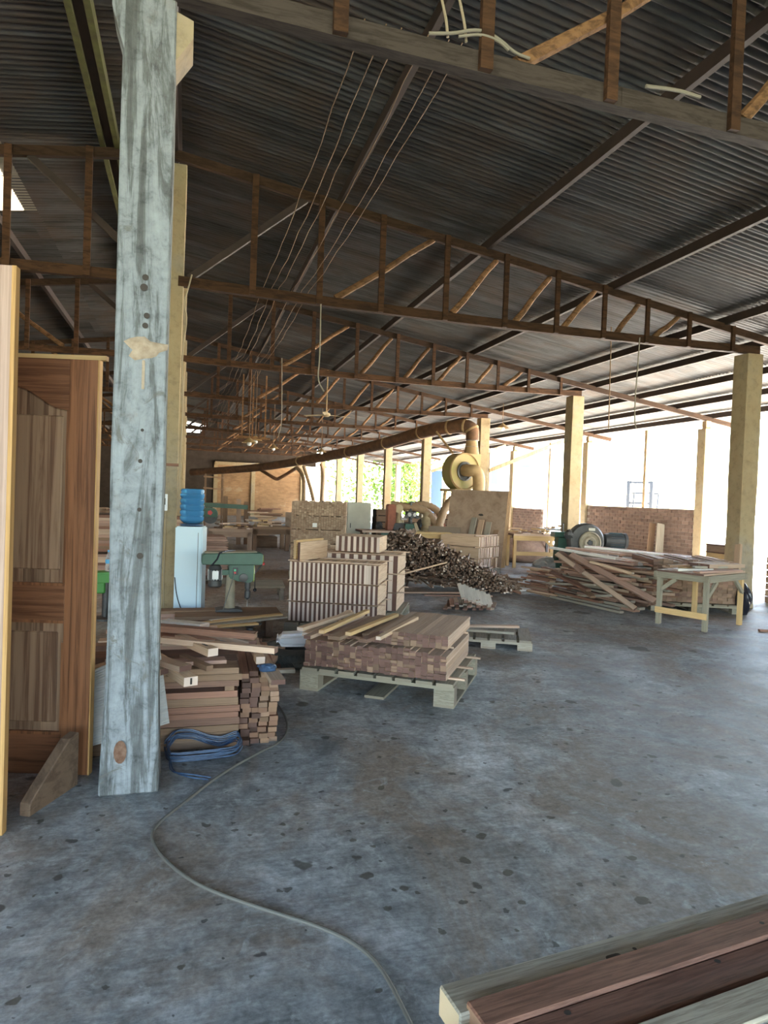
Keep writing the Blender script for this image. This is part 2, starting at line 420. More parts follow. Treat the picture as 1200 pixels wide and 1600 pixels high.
# columns
def column(x, y, wd, h, mat, label, group):
    root = thing('concrete_column', label, 'column', (x, y, 0), 0, group)
    mb = MB(); n = 10; zs = [h*i/n for i in range(n+1)]; vs = []
    for i, z in enumerate(zs):
        a = wd/2+(.018 if i == 0 else 0)+random.uniform(-.004, .004)
        vs += [(-a, -a, z), (a, -a, z), (a, a, z), (-a, a, z)]
    fs = [(0, 3, 2, 1), tuple(4*n+k for k in range(4))]
    for i in range(n):
        for k in range(4): fs.append((4*i+k, 4*i+(k+1) % 4, 4*i+4+(k+1) % 4, 4*i+4+k))
    mb.add(vs, fs); mb.build('shaft', mat, root, bevel=.008)
    return root
colA = column(0, .115, .225, 4.9, 'whitewashed_concrete', 'tall whitewashed concrete column standing in the left foreground', 'central columns')
MB().prism([(.10, 3.32), (.185, 3.45), (.185, 3.53), (.10, 3.56)], -.10, .10).build('haunch', 'dusty_concrete', colA)
MB().prism([(-.10, 3.32), (-.16, 3.52), (-.16, 3.62), (-.10, 3.62)], -.11, .10).build('haunch', 'whitewashed_concrete', colA)
plain('mud', (.42, .33, .24), .95, c2=(.3, .22, .15), sc=30, bmp=.4)
mb = MB()
pts = []
for j in range(16):
    a = 2*math.pi*j/16; r = .066*(1+.22*math.sin(3*a+1)+.16*math.sin(5*a)); pts.append((r*1.25*math.cos(a), r*.75*math.sin(a)))
vs = [(0, -.024, 0)]+[(.6*x, -.018, .6*z) for x, z in pts]+[(x, 0, z) for x, z in pts]
fs = [(0, 1+(j+1) % 16, 1+j) for j in range(16)]+[(1+j, 1+(j+1) % 16, 17+(j+1) % 16, 17+j) for j in range(16)]
mb.add(vs, fs, Matrix.Translation((.015, -.112, 2.03))); mb.build('mud_lump', 'mud', colA, smooth=True)
MB().box((.012, -.113, 1.91), (.012, .006, .13)).build('mud_drip', 'mud', colA)
plain('rust_stain', (.12, .055, .03), .95, c2=(.2, .12, .08), sc=40)
mb = MB(); mb.lathe([(.0, -.012), (.022, -.012), (.028, .006), (.0, .006)], 14, X4((-.04, -.127, .20), rx=R(90)) @ Matrix.Diagonal((1, 1.9, 1, 1))); mb.build('rust_patch', 'rust_stain', colA)
plain('hole_dark', (.05, .04, .033), .9)
for hx, hz, r in ((.01, 2.345, .012), (.005, 2.30, .014), (.02, 2.175, .011), (.015, 2.13, .011), (.015, 1.66, .006), (.012, 1.30, .008), (.01, 1.52, .008), (.02, 1.09, .012)):
    MB().lathe([(.001, -.002), (r, -.002), (r*1.2, .003), (.001, .003)], 12, X4((hx, -.1145, hz), rx=R(90))).build('drilled_hole', 'hole_dark', colA)
for i in range(1, 8):
    c_ = column(0, i*BAY+.1, .235, 4.9, 'dusty_concrete', ['', 'dusty concrete column right behind the whitewashed one, with a switch box'][i] if i == 1 else
           f'dusty central column, {ORD[i]} in the row behind the whitewashed one', 'central columns')
    if i == 1: colB = c_
for i in range(1, 9):
    column(W, i*BAY+.1, .27, 3.6, 'dusty_concrete', ['', 'pale concrete column behind the work table at the right edge', 'concrete column behind the motor and belt wheel',
        'concrete column beside the yellow dust blower', 'concrete column left of the dust blower, near the blue tarp post'][i] if i < 5 else f'concrete column in front of the greenery, {ORD[i-5]} one counting from the dust blower leftwards', 'columns of the right row')
wood('post_wood', (.45, .33, .2), (.33, .23, .13), None, (6, 6, 1), .85, (.85, 1.15), 2)
for i in range(1, 8):
    z = top_z(OUT)-.09
    r_ = column(OUT, i*BAY, .24, z-.16, 'dusty_concrete', ['', 'outer concrete post off the right end of the work table', 'outer concrete post at the near end of the low brick wall', 'outer concrete post at the far end of the low brick wall'][i] if i < 4 else
        f'thin outer post of the open right side, {ORD[i-4]} beyond the low brick wall', 'outer posts')
    MB().box((0, 0, z-.08), (.12, .12, .17)).build('wood_packer', 'post_wood', r_)
for y in (11.0, 15.6, 20.0):
    p = MB().box((OUT+.1, y, 1.64), (.09, .09, 3.28)).build('wood_post', 'post_wood')
    tag(p, 'slim wooden post between the outer columns, ' + {11.0: 'standing over the low brick wall', 15.6: 'just beyond the low brick wall', 20.0: 'far along the open side'}[y], 'post')
# slanting props from the columns to the roof edge
for i, (x0, z0, x1, z1) in {3: (W+.15, 2.2, OUT-.4, 3.3), 4: (W+.15, 2.3, OUT-.4, 3.3)}.items():
    p = MB().bar((x0, i*BAY-.05, z0), (x1, i*BAY-.05, z1), .07, .09).build('slanting_prop', 'post_wood')
    tag(p, {2: 'slanting wooden prop under the eave right of the belt wheel machine', 3: 'slanting wooden prop under the eave right of the dust blower', 4: 'slanting wooden prop behind the dust blower'}[i], 'prop')

# walls
wall = MB().box((4.2, 8*BAY+.5, 1.5), (5.0, .2, 3.0)).build('wall_back', 'back_wall_brick'); tag(wall, 'plastered brick wall across the far end', 'wall', kind='structure')
for x in (1.75, 3.85, 6.7): MB().box((x, 8*BAY+.38, 1.5), (.22, .12, 3.0)).build('pilaster', 'dusty_concrete', wall)
MB().box((4.2, 8*BAY+.3, 2.95), (5.0, .3, .18)).build('ring_beam', 'dusty_concrete', wall)
plain('dark_cladding', (.03, .019, .012), .9, c2=(.05, .033, .022), sc=3)  # on the walls, dark tone stands in for doorway gloom and gable shade
wl = MB().box((-8.05, 16, 1.9), (.15, 41, 3.8)).build('wall_left', 'back_wall_brick'); tag(wl, 'brick wall along the far left side', 'wall', kind='structure')
wb = MB().box((-3.15, 8*BAY+.5, 2.3), (9.7, .2, 4.6)).build('wall_rear_left', 'dark_cladding'); tag(wb, 'wall behind the left nave, coloured dark to stand for the dark doorway', 'wall', kind='structure')
wg = MB().box((4.2, 8*BAY+.55, 4.0), (6.6, .06, 2.0)).build('wall_gable', 'dark_cladding'); tag(wg, 'gable above the far brick wall, coloured dark for shade among the trusses', 'wall', kind='structure')

wr = MB().box((OUT+.25, -4.2, 1.63), (.2, 16.6, 3.26)).build('wall_right_blocker', 'back_wall_brick'); tag(wr, 'added unseen brick wall blocking bounce light on the near right side', 'wall', kind='structure')  # out of view, added to keep yard bounce off the near bays

def brick_wall(y0, y1, h, label, big=True):
    t_ = .11; root = MB().box((OUT, (y0+y1)/2, h/2-.01), (t_-.02, y1-y0, h-.02)).build('wall_right', 'mortar'); tag(root, label, 'wall', kind='structure')
    bl, bh = .235, .072; rows = int(h/(bh+.012)); me = MB().box((0, 0, 0), (t_, bl-.012, bh)).mesh('brick', 'brick_clay')
    for r in range(rows):
        n = int((y1-y0-.12)/bl)
        for k in range(n+1):
            y = y0+bl*(k+.5)-(.5*bl if r % 2 else 0)
            if y < y0+.1 or y > y1-.1: continue
            o = bpy.data.objects.new('brick', me); C.objects.link(o); o.parent = root
            o.location = (OUT+random.uniform(-.004, .004), y, .045+r*(bh+.012)); o.rotation_euler.z = random.uniform(-.012, .012)
brick_wall(2*BAY+.1, 3*BAY-.1, 1.38, 'low brick wall between the outer posts on the right')
brick_wall(3*BAY+2.3, 4*BAY+.6, 1.2, 'short stretch of low brick wall behind the leaning plywood')

# ------------------------------------------------------------------ pallets and stacks
def frame(p, ang): return Matrix.Translation((p[0], p[1], p[2] if len(p) > 2 else 0)) @ Matrix.Rotation(ang, 4, 'Z')
def pallet(p, ang, wd, dp, h, label, slats=7, nb=(3, 3), mat='pallet_wood', bottom=True, skip=()):
    root = thing('wooden_pallet', label, 'pallet', (p[0], p[1], 0), ang)
    bh = h-.045-(.018 if bottom else 0); z0 = .018 if bottom else 0
    bx, by = .14, .1
    for i in range(nb[0]):
        for j in range(nb[1]):
            if (i, j) in skip: continue
            x = bx/2+(wd-bx)*i/(nb[0]-1); y = by/2+(dp-by)*j/(nb[1]-1)
            board('block', mat, (bx, by, bh), X4((x, y, z0+bh/2)), parent=root)
    for j in range(nb[1]):
        y = by/2+(dp-by)*j/(nb[1]-1)
        board('stringer_board', mat, (wd, by+.005, .022), X4((wd/2, y, z0+bh+.011)), parent=root)
    if bottom:
        for i in range(nb[0]):
            x = bx/2+(wd-bx)*i/(nb[0]-1)
            board('bottom_board', mat, (dp, bx, .018), X4((x, dp/2, .009), R(90)), parent=root)
    sw = wd/slats
    for k in range(slats):
        board('deck_board', mat, (dp+.02, sw-.025, .021), X4((sw*(k+.5), dp/2, z0+bh+.0325+random.uniform(0, .003)), R(90)+random.uniform(-.012, .012)), parent=root)
    return root
def columns_of_boards(F, x0, x1, ncol, z0, height, length, heights, mats, label, group, y0=0, jit=.012, name='sawn_board'):
    """boards lying front to back, their ends making the front face"""
    cw = (x1-x0)/ncol
    for c_ in range(ncol):
        z = z0; top = z0+(height(c_) if callable(height) else height); row = 0
        while z < top-.008:
            hh = min(random.choice(heights), top-z)
            if top-z-hh < .01: hh = top-z
            l_ = length+random.uniform(-.02, .02)
            board(name, random.choice(mats), (l_, cw-.0015, hh-.0015), F @ X4((x0+cw*(c_+.5), y0+length/2+random.uniform(-jit, jit), z+hh/2), R(90)),
                  f'{label}, {ORD[c_]} column from left, {ORD[row]} up', 'board', group)
            z += hh; row += 1

# --- pallet in the middle foreground with the low stack of end-on boards
A1 = R(-33.5); F1 = frame((1.03, 1.51), A1)
pallet((1.03, 1.51), A1, 1.12, .95, .165, 'weathered pallet under the low board stack in the middle of the floor', 8, skip=[(1, 0)])
for k, yy in enumerate((.12, .45, .78)):
    board('sticker_strip', 'tan_board', (1.18, .03, .012), F1 @ X4((.58, yy, .172), random.uniform(-.02, .02)), 'thin spacer stick poking out under the low board stack, ' + ('front one', 'middle one', 'rear one')[k], 'stick', 'spacer sticks of the low stack')
columns_of_boards(F1, .03, 1.06, 24, .179, lambda c_: .178+.012*math.sin(c_*.5)+random.uniform(-.004, .006), .86, (.021, .021, .021, .042), ['tan_board']*4+['tan_board_brown_end'], 'tan board, lower tier of low pallet stack', 'boards in the lower tier of the low stack')
for k, yy in enumerate((.15, .7)):
    board('sticker_strip', 'tan_board', (1.06, .03, .012), F1 @ X4((.55, yy, .379), 0), 'spacer stick between the two tiers of the low board stack, ' + ('front one', 'rear one')[k], 'stick', 'spacer sticks of the low stack')
columns_of_boards(F1, .45, 1.06, 14, .386, lambda c_: .088 if c_ > 2 else .055, .86, (.021, .021, .042), ['tan_board']*5+['tan_board_brown_end'], 'tan board, upper tier of low pallet stack', 'boards in the upper tier of the low stack', y0=0.02)
columns_of_boards(F1, .1, .44, 8, .386, .022, .8, (.022,), ['pink_board', 'tan_board'], 'tan board under the loose sticks', 'boards in the upper tier of the low stack', y0=.05)
ST = [((1.02, 1.22, .435), (1.60, 2.02, .43), 'tan_board', .05), ((1.03, 1.36, .425), (1.55, 2.2, .43), 'pale_board_pale_end', .045), ((1.12, 1.24, .465), (1.66, 2.05, .46), 'yellow_board', .04), ((1.19, 1.16, .438), (1.76, 1.92, .435), 'tan_board_brown_end', .09),
      ((1.28, 1.13, .47), (1.84, 1.83, .465), 'yellow_board', .04), ((1.37, 1.08, .432), (1.87, 1.64, .43), 'pink_board', .06), ((1.46, 1.02, .46), (1.92, 1.58, .485), 'pale_board_pale_end', .035), ((1.0, 1.40, .455), (1.5, 1.95, .46), 'pale_board_pale_end', .05)]
SL_ = ['brown stick leftmost', 'cream stick lying lowest', 'yellow stick uppermost', 'wide tan strip', 'right-hand yellow stick', 'pinkish strip nearest the neat boards', 'thin cream stick', 'short cream stick']
for k, (p, q, m_, wd) in enumerate(ST):
    M, l_ = span(p, q); board('loose_stick', m_, (l_, wd, .024), M, SL_[k]+' of the loose sticks tossed on the low pallet stack', 'stick', 'loose sticks on the low stack')

# --- two tall stacks of boards on edge, one pallet behind the other
A2 = R(-25); F2 = frame((1.24, 3.58), A2)
pallet((1.20, 3.57), A2, .98, .72, .09, 'low pallet under the front stack of boards set on edge', 6, bottom=False)
LAYN = ['bottom', 'middle', 'top']
for k in range(3):
    z = .1+k*.205; n = 19; cw = .915/n
    for c_ in range(n):
        for s, mt in ((0, 'pale_board'), (1, 'pale_board_pale_end')):
            wd = cw*(.52 if s == 0 else .46)
            x = cw*c_+(cw*.73 if s == 0 else cw*.24)
            if k == 2 and c_ == 16: mt = 'pale_board_pale_end'
            hh = .188 if s == 0 else .192
            board('edge_board', mt, (.62, wd, hh), F2 @ X4((x+random.uniform(-.001, .001), .32+random.uniform(-.006, .006)+(.006 if s == 0 else 0), z+hh/2+.002), R(90)),
                  ('dark-ended' if mt == 'pale_board' else 'pale-ended')+f' board on edge, {LAYN[k]} layer of front edge-board stack, {ORD[2*c_+1-s]} from left', 'board', f'{LAYN[k]} layer of the front edge-board stack')
    for yy in (.1, .5):
        board('sticker_strip', 'tan_board', (1.02, .03, .010), F2 @ X4((.47, yy, z+.2), random.uniform(-.02, .02)), f'spacer stick above the {LAYN[k]} layer of the front edge-board stack', 'stick', 'spacer sticks of the edge-board stacks')
F3 = frame((1.24+.32, 3.58+.66), A2)
pallet((1.53, 4.25), A2, 1.1, .82, .12, 'pallet under the rear stack of boards set on edge', 6)
for k in range(3):
    z = .13+k*.208; n = 20; cw = 1.0/n
    for c_ in range(n):
        mt = 'pale_board' if c_ % 2 else 'pale_board_pale_end'
        board('edge_board', mt, (.74, cw-.002, .194), F3 @ X4((cw*(c_+.5), .4+random.uniform(-.006, .006), z+.1), R(90)), ('dark-ended' if mt == 'pale_board' else 'pale-ended')+f' board on edge, {LAYN[k]} layer of rear edge-board stack, {ORD[c_]} from left', 'board', f'{LAYN[k]} layer of the rear edge-board stack')
    for yy in (.1, .6):
        board('sticker_strip', 'tan_board', (1.1, .03, .010), F3 @ X4((.52, yy, z+.203), random.uniform(-.02, .02)), f'spacer stick above the {LAYN[k]} layer of the rear edge-board stack', 'stick', 'spacer sticks of the edge-board stacks')
for c_ in range(15):
    mt = 'pale_board' if c_ % 2 else 'pale_board_pale_end'
    cw = .5/15
    board('edge_board', mt, (.55, cw-.001, .17), F3 @ X4((.28+cw*(c_+.5), .36+random.uniform(-.006, .006), .853), R(90)), ('dark-ended' if mt == 'pale_board' else 'pale-ended')+f' board in the small row on top of rear edge-board stack, {ORD[c_]} from left', 'board', 'small row on top of the rear stack')
for k in range(2):
    board('edge_board', 'pale_board' if k else 'yellow_board', (.6, .026, .19), F2 @ X4((.11+.045*k, .33, .825-.02*k), R(76)), ('yellow-faced' if not k else 'cream')+' board set slantwise on edge on the left of the front stack', 'board')

# --- tall stack of brown bundles behind
A3 = R(-14); F4 = frame((1.92, 8.1), A3)
pallet((1.9, 8.08), A3, 1.0, .9, .1, 'pallet under the tall stack of small brown boards', 6, bottom=False)
wood('bundle_dark', (.42, .29, .2), (.34, .22, .145), None, (4, 4, 4)); wood('bundle_light', (.5, .36, .25), (.42, .29, .2), None, (4, 4, 4))
HN = ['bottom', 'second', 'third', 'fourth', 'top']
for k in range(5):
    z = .1+k*.235
    root = thing('board_bundle', f'layer of small brown boards, {HN[k]} one of the tall stack' if k in (0, 4) else f'layer of small brown boards, {HN[k]} from the floor in the tall stack', 'boards', tuple(F4.translation)[:2]+(z,), A3, 'layers of the tall brown stack')
    mb = MB(); mp = MB()
    for c_ in range(22):
        zz = 0
        while zz < .2:
            hh = random.choice((.022, .044, .044))
            (mb if random.random() < .55 else mp).box((.021+.042*c_, .43+random.uniform(-.012, .012), zz+hh/2), (.040, .86, hh-.002)); zz += hh
    a = mb.build('dark_boards', 'bundle_dark', root); a['kind'] = 'stuff'
    a = mp.build('light_boards', 'bundle_light', root); a['kind'] = 'stuff'
    MB().box((.46, .2, .224), (.90, .04, .014)).build('spacer_stick', 'tan_board', root)
    if k == 3:
        plain('paper', (.85, .83, .8), .8); MB().box((.4, -.02, .07), (.075, .004, .07)).build('paper_tag', 'paper', root)

# --- stack on a pallet by the plywood
A4 = R(-50); F5 = frame((5.42, 8.05), R(38))
pallet((5.38, 8.0), R(38), .86, .95, .11, 'pallet under the small square stack before the leaning plywood', 5)
F5 = frame((5.40, 8.05), R(38))
for k in range(3):
    z = .115+k*.21; n = 26
    for c_ in range(n):
        cw = .8/n; mt = 'pale_board_pale_end' if c_ % 2 else 'yellow_board'
        hh = .19+random.uniform(-.01, .005)
        board('edge_board', 'pale_board' if c_ % 2 else 'pale_board_pale_end', (.84+random.uniform(-.03, .03), cw*(.55 if c_ % 2 else .95), hh), F5 @ X4((cw*(c_+.5), .44, z+hh/2), R(90)+random.uniform(-.008, .008), 0, 0),
              ('dark-ended' if c_ % 2 else 'cream')+f' rough board, {LAYN[k]} layer of square stack by plywood, {ORD[c_]} from left', 'board', f'{LAYN[k]} layer of the square stack')
    board('sticker_strip', 'tan_board', (.9, .03, .012), F5 @ X4((.4, .1, z+.203)), f'spacer stick above the {LAYN[k]} layer of the square stack', 'stick', 'spacer sticks of the square stack')

# --- stack behind the work table
A5 = R(-20); F6 = frame((6.28, 4.42), A5)
pallet((6.24, 4.38), A5, 1.2, 1.0, .12, 'pallet under the brown stack behind the work table', 6)
columns_of_boards(F6, 0, 1.12, 17, .125, lambda c_: .56+.02*math.sin(c_), .95, (.036, .036, .05), ['tan_board_brown_end']*3+['pink_board'], 'brown board, stack behind work table', 'boards in the stack behind the work table', name='stacked_board')

# --- heap of thin sticks
def heap_h(u): return .88*max(0, 1-abs((u-.35)/(1.95 if u > .35 else .9))**(1.15 if u > .35 else 1.6))
HD = math.atan2(.90, .36)    # sticks point away from the viewer
HC = Vector((3.02, 6.45, 0)); HX = Vector((.93, -.30, 0)).normalized(); HY = Vector((.30, .93, 0)).normalized()
sm = {m_: MB().box((0, 0, 0), (1, 1, 1)).mesh('thin_stick', m_) for m_ in ('stick_dark', 'stick_pale', 'red_board')}
nst = 0
stuff = {'stick_dark': MB(), 'stick_pale': MB()}
for i in range(1500):
    u = random.uniform(-.45, 2.0); top = heap_h(u)
    if top < .04: continue
    z = top*random.uniform(.02, 1)**.6; v = .0+.55*(z/ .9)+random.uniform(-.10, .10)
    l_ = random.uniform(.35, .65); th = random.uniform(.018, .032)
    p = HC+HX*u+HY*(v+l_/2)+Vector((0, 0, max(.02, z)))
    rz = HD-math.pi*0+random.gauss(0, .2); ry = random.gauss(-.03, .1)
    if z < .25 and random.random() < .35: rz += random.uniform(.6, 1.6)
    M = X4(p, rz, ry, random.uniform(0, 1.5))
    if abs(l_/2*math.sin(ry)) > p.z: M = X4(p, rz, 0)
    mt = random.choice(('stick_dark', 'stick_pale', 'stick_pale'))
    if i % 5 == 0 and nst < 290 or v < -.02 and nst < 290:
        if random.random() < .08: mt = 'red_board'
        o = bpy.data.objects.new('thin_stick', sm[mt]); C.objects.link(o); o.matrix_world = M @ Matrix.Diagonal((l_, th, th*.8, 1)); nst += 1
        tag(o, 'thin offcut stick in the big heap of sticks, end towards the viewer', 'stick', 'sticks in the big heap')
    else: stuff[mt].add([(a*l_/2, b_*th/2, e*th*.4) for a in (-1, 1) for b_ in (-1, 1) for e in (-1, 1)], [(0, 1, 3, 2), (4, 6, 7, 5), (0, 4, 5, 1), (2, 3, 7, 6), (0, 2, 6, 4), (1, 5, 7, 3)], M)
for mt, mb in stuff.items():
    o = mb.build('stick_heap', mt); tag(o, ('darker' if mt == 'stick_dark' else 'paler')+' sticks filling the body of the big heap', 'sticks', kind='stuff')
FL = [((3.25, 6.0, .02), (4.3, 5.85, .03), 'tan_board', .05), ((3.3, 6.12, .28), (3.95, 6.05, .46), 'pale_board_pale_end', .04), ((4.35, 6.05, .02), (5.15, 6.35, .02), 'tan_board', .07), ((4.9, 6.0, .015), (5.45, 6.3, .015), 'white_board', .09), ((5.45, 6.05, .015), (5.6, 6.4, .015), 'pale_board', .08), ((5.65, 6.1, .01), (5.95, 6.25, .01), 'pale_board_pale_end', .05), ((3.5, 5.75, .015), (4.5, 5.62, .015), 'pink_board', .03), ((6.3, 7.6, .03), (7.0, 7.75, .03), 'yellow_board', .09)]
FN = ['tan strip along the foot of', 'cream stick slanting up the left of', 'tan strip at the right foot of', 'pale strip on the floor right of', 'short cream offcut on the floor right of', 'small pale chip on the floor well right of', 'thin pink strip in front of', 'thick yellow offcut on the floor far right of']
for (p, q, m_, wd), n_ in zip(FL, FN):
    M, l_ = span(p, q); board('offcut_strip', m_, (l_, wd, .02), M, n_+' the big stick heap', 'offcut', 'offcuts around the stick heap')

# --- small heap of strips, upper ones coloured white as sunlit tops
for k in range(12):
    x = 3.42+.045*k*.9; z = .015+.024*(k % 4)+.012*(k//4)
    M = X4((x+.05, 4.80+.02*(k % 3), z), R(66)+random.uniform(-.08, .08), random.uniform(-.04, .02))
    board('short_strip', random.choice(('tan_board', 'grey_board', 'pink_board')), (.5, .05, .022), M, 'brown strip in the small heap on the open floor', 'strip', 'strips in the small floor heap')
for k in range(9):
    M = X4((3.66+.046*k, 4.80-.012*k, .215-.016*k), R(74)+random.uniform(-.05, .05), -.32, -.25)
    board('short_strip', 'white_board', (.42, .052, .022), M, 'strip coloured white for sunlight, leaning on top of the small floor heap', 'strip', 'sunlit-white strips on the small floor heap')
for k in range(8):
    M = X4((3.66+.055*k, 4.62, .03+.03*(k % 2)), R(62)+random.uniform(-.1, .1))
    board('short_strip', 'tan_board', (.36, .05, .022), M, 'brown strip in the small heap on the open floor', 'strip', 'strips in the small floor heap')

# --- empty low pallet behind the middle stack
pallet((2.62, 2.72), R(-26), .82, .62, .10, 'empty flat pallet lying behind the low board stack', 6, mat='grey_board')
for k, (p, q) in enumerate((((2.72, 3.05, .125), (3.5, 2.92, .125)), ((2.75, 2.9, .125), (3.3, 2.62, .125)))):
    M, l_ = span(p, q); board('loose_stick', ('tan_board', 'grey_board')[k], (l_, .07, .02), M, ('tan', 'grey')[k]+' strip lying across the empty flat pallet', 'stick')

# --- big jumbled heap of planks on the right
u = Vector((.20, -.98, 0)).normalized(); ua = math.atan2(u.y, u.x); vperp = Vector((.98, .2, 0))
PC = Vector((5.48, 5.0, 0))
for lay in range(15):
    z = .03+.042*lay; wd = .85-.02*lay
    for k in range(5):
        v = .1+wd*(k+.5)/5+random.uniform(-.03, .03)+.012*lay
        jit = random.gauss(0, .10 if lay < 14 else .05)
        l_ = random.uniform(1.15, 1.75) if k else random.uniform(.6, 1.5)
        p = PC+vperp*v+u*(random.uniform(-.16, .16)+.10)+Vector((0, 0, z+.0*k))
        mt = random.choice(('pink_board', 'pink_board', 'tan_board', 'grey_board', 'red_board'))
        board('rough_plank', mt, (l_, random.uniform(.07, .12), random.uniform(.022, .036)), X4(p, ua+jit, random.gauss(0, .025)), 'rough plank inside the big jumbled plank heap on the right', 'plank', 'planks in the big jumbled heap')
SP = [((5.42, 5.45, .78), (5.75, 4.05, .10), 'tan_board', .065, 'long weathered plank sliding down the front of'), ((5.50, 5.2, .80), (6.0, 4.0, .22), 'pink_board', .085, 'wide pinkish plank slanting down the front of'), ((5.38, 5.75, .50), (5.45, 4.65, .28), 'red_board', .08, 'orange-brown plank slanting across'),
      ((5.55, 5.6, .80), (5.5, 4.9, .55), 'pink_board', .09, 'short pink plank near the top of'), ((5.36, 5.65, .03), (5.62, 4.15, .03), 'grey_board', .07, 'grey strip on the floor before'), ((5.40, 5.5, .14), (5.55, 4.5, .12), 'red_board', .09, 'red-brown plank low in front of'),
      ((5.42, 4.5, .20), (5.50, 5.1, .36), 'brown_board', .07, 'brown plank propped the other way on'), ((5.38, 5.9, .2), (5.6, 4.7, .36), 'grey_board', .08, 'grey plank tilted against'), ((5.5, 5.75, .86), (5.85, 4.6, .80), 'white_board', .09, 'pale plank on top of'),
      ((5.8, 5.75, .86), (6.0, 4.7, .86), 'pink_board', .12, 'pink plank on top of'), ((5.6, 4.85, .72), (5.8, 4.2, .62), 'pale_board_pale_end', .06, 'short cream plank near the right end of'), ((5.45, 5.15, .10), (5.62, 4.4, .24), 'grey_board', .06, 'grey lath low at the right of')]
for p, q, m_, wd, n_ in SP:
    p = (p[0], p[1], p[2]*.84); q = (q[0], q[1], q[2]*.84); M, l_ = span(p, q); board('rough_plank', m_, (l_, wd, .03), M @ Matrix.Rotation(R(40) if abs(p[2]-q[2]) > .2 else 0, 4, 'X'), n_+' the big jumbled plank heap', 'plank')
for k in range(36):
    p = PC+vperp*random.uniform(-.06, .35)+u*(-.75+random.uniform(-.12, .08))+Vector((0, 0, .02+.011*k))
    board('stub_lath', random.choice(('pink_board', 'tan_board_brown_end', 'red_board')), (random.uniform(.4, .6), .035, .025), X4(p, ua+random.gauss(0, .12)), 'short lath at the left end of the jumbled plank heap', 'lath', 'laths at the left end of the jumbled heap')
# planks lying behind the heap, running off to the right
for k in range(9):
    p = (6.5+.07*(k % 3), 6.4+.11*(k % 3), .64+.028*(k//3)); q = (7.95+.07*(k % 3), 5.25+.11*(k % 3), .56+.028*(k//3))
    M, l_ = span(p, q); board('long_plank', random.choice(('pink_board', 'tan_board', 'white_board')), (l_, .1, .025), M, 'long sawn plank in the row sloping away behind the jumbled heap', 'plank', 'planks sloping behind the jumbled heap')
for k in range(4):
    M = X4((6.78+.33*k, 6.33-.26*k, .29-.012*k), R(-38)); board('bearer_block', 'grey_board', (.2, .3, .58-.024*k), M, 'timber bearer under the sloping planks, ' + ORD[k]+' counting from the belt wheel', 'bearer', 'bearers under the sloping planks')

# --- work table
tb = thing('work_table', 'rough wooden work table with diagonal braces before the brown stack', 'table', (5.9, 3.02, 0), R(22))
TW, TD, TH = .86, .56, .655
for x, y in ((0, 0), (TW, 0), (0, TD), (TW, TD)):
    board('leg', 'pallet_wood' if x == 0 else 'yellow_board', (TH-.08, .05, .05), X4((x, y, (TH-.08)/2), 0, R(90)), parent=tb)
for y in (0, TD): board('apron', 'pallet_wood', (TW+.14, .03, .075), X4((TW/2, y+(-.03 if y == 0 else .03), TH-.06)), parent=tb)
for x in (0, TW): board('apron', 'pallet_wood', (TD+.1, .03, .075), X4((x+(-.03 if x == 0 else .03), TD/2, TH-.06), R(90)), parent=tb)
for k in range(4): board('top_board', 'tan_board', (TW+.16, TD/4+.01, .02), X4((TW/2, (k+.5)*TD/4, TH-.012), random.uniform(-.01, .01)), parent=tb)
board('stretcher', 'yellow_board', (TD+.06, .022, .07), X4((-.03, TD/2, .17), R(90)), parent=tb)
for (p, q) in (((.02, -.01, TH-.26), (.22, -.01, TH-.10)), ((TW, -.02, TH-.26), (TW-.2, -.02, TH-.10)), ((0, TD-.02, TH-.24), (0, TD-.2, TH-.1))):
    M, l_ = span(p, q); board('brace', 'pallet_wood', (l_, .03, .045), M, parent=tb)
FT = frame((5.9, 3.02), R(22))
TBD = [((-.05, .1, 0), (.75, -.02, 0), 'pink_board', .09, 'pinkish board nearest the front edge'), ((-.05, .35, 0), (.5, .2, 0), 'white_board', .08, 'pale board at the left'), ((.3, .45, 0), (.8, .52, 0), 'yellow_board', .10, 'yellowish board at the back'),
       ((.45, .25, 1), (1.05, .1, 1), 'tan_board', .13, 'thick tan board at the right'), ((.5, .42, 1), (1.1, .32, 1), 'tan_board', .14, 'thick tan board at the back right'), ((.28, .3, 1), (.72, .12, 1), 'grey_board', .05, 'bent grey lath in the middle'), ((.05, .5, 1), (.45, .46, 1), 'brown_board', .06, 'dark offcut at the back left')]
for p, q, m_, wd, n_ in TBD:
    th = .045 if 'thick' in n_ else .022
    zz = TH+.002+p[2]*.026+th/2
    M, l_ = span((p[0], p[1], zz), (q[0], q[1], zz)); board('loose_board', m_, (l_, wd, th), FT @ M, n_+' on the rough work table', 'board', 'boards on the work table')
M, l_ = span((7.35, 4.1, .0), (7.52, 4.25, .92)); board('leaning_plank', 'tan_board_brown_end', (l_, .035, .1), M, 'narrow plank leaning against the column right of the work table', 'plank')
M, l_ = span((6.6, 2.95, .015), (7.6, 2.6, .015)); board('floor_strip', 'red_board', (l_, .05, .022), M, 'red strip lying on the floor right of the work table', 'strip')
plain('black_plastic', (.02, .02, .028), .25)
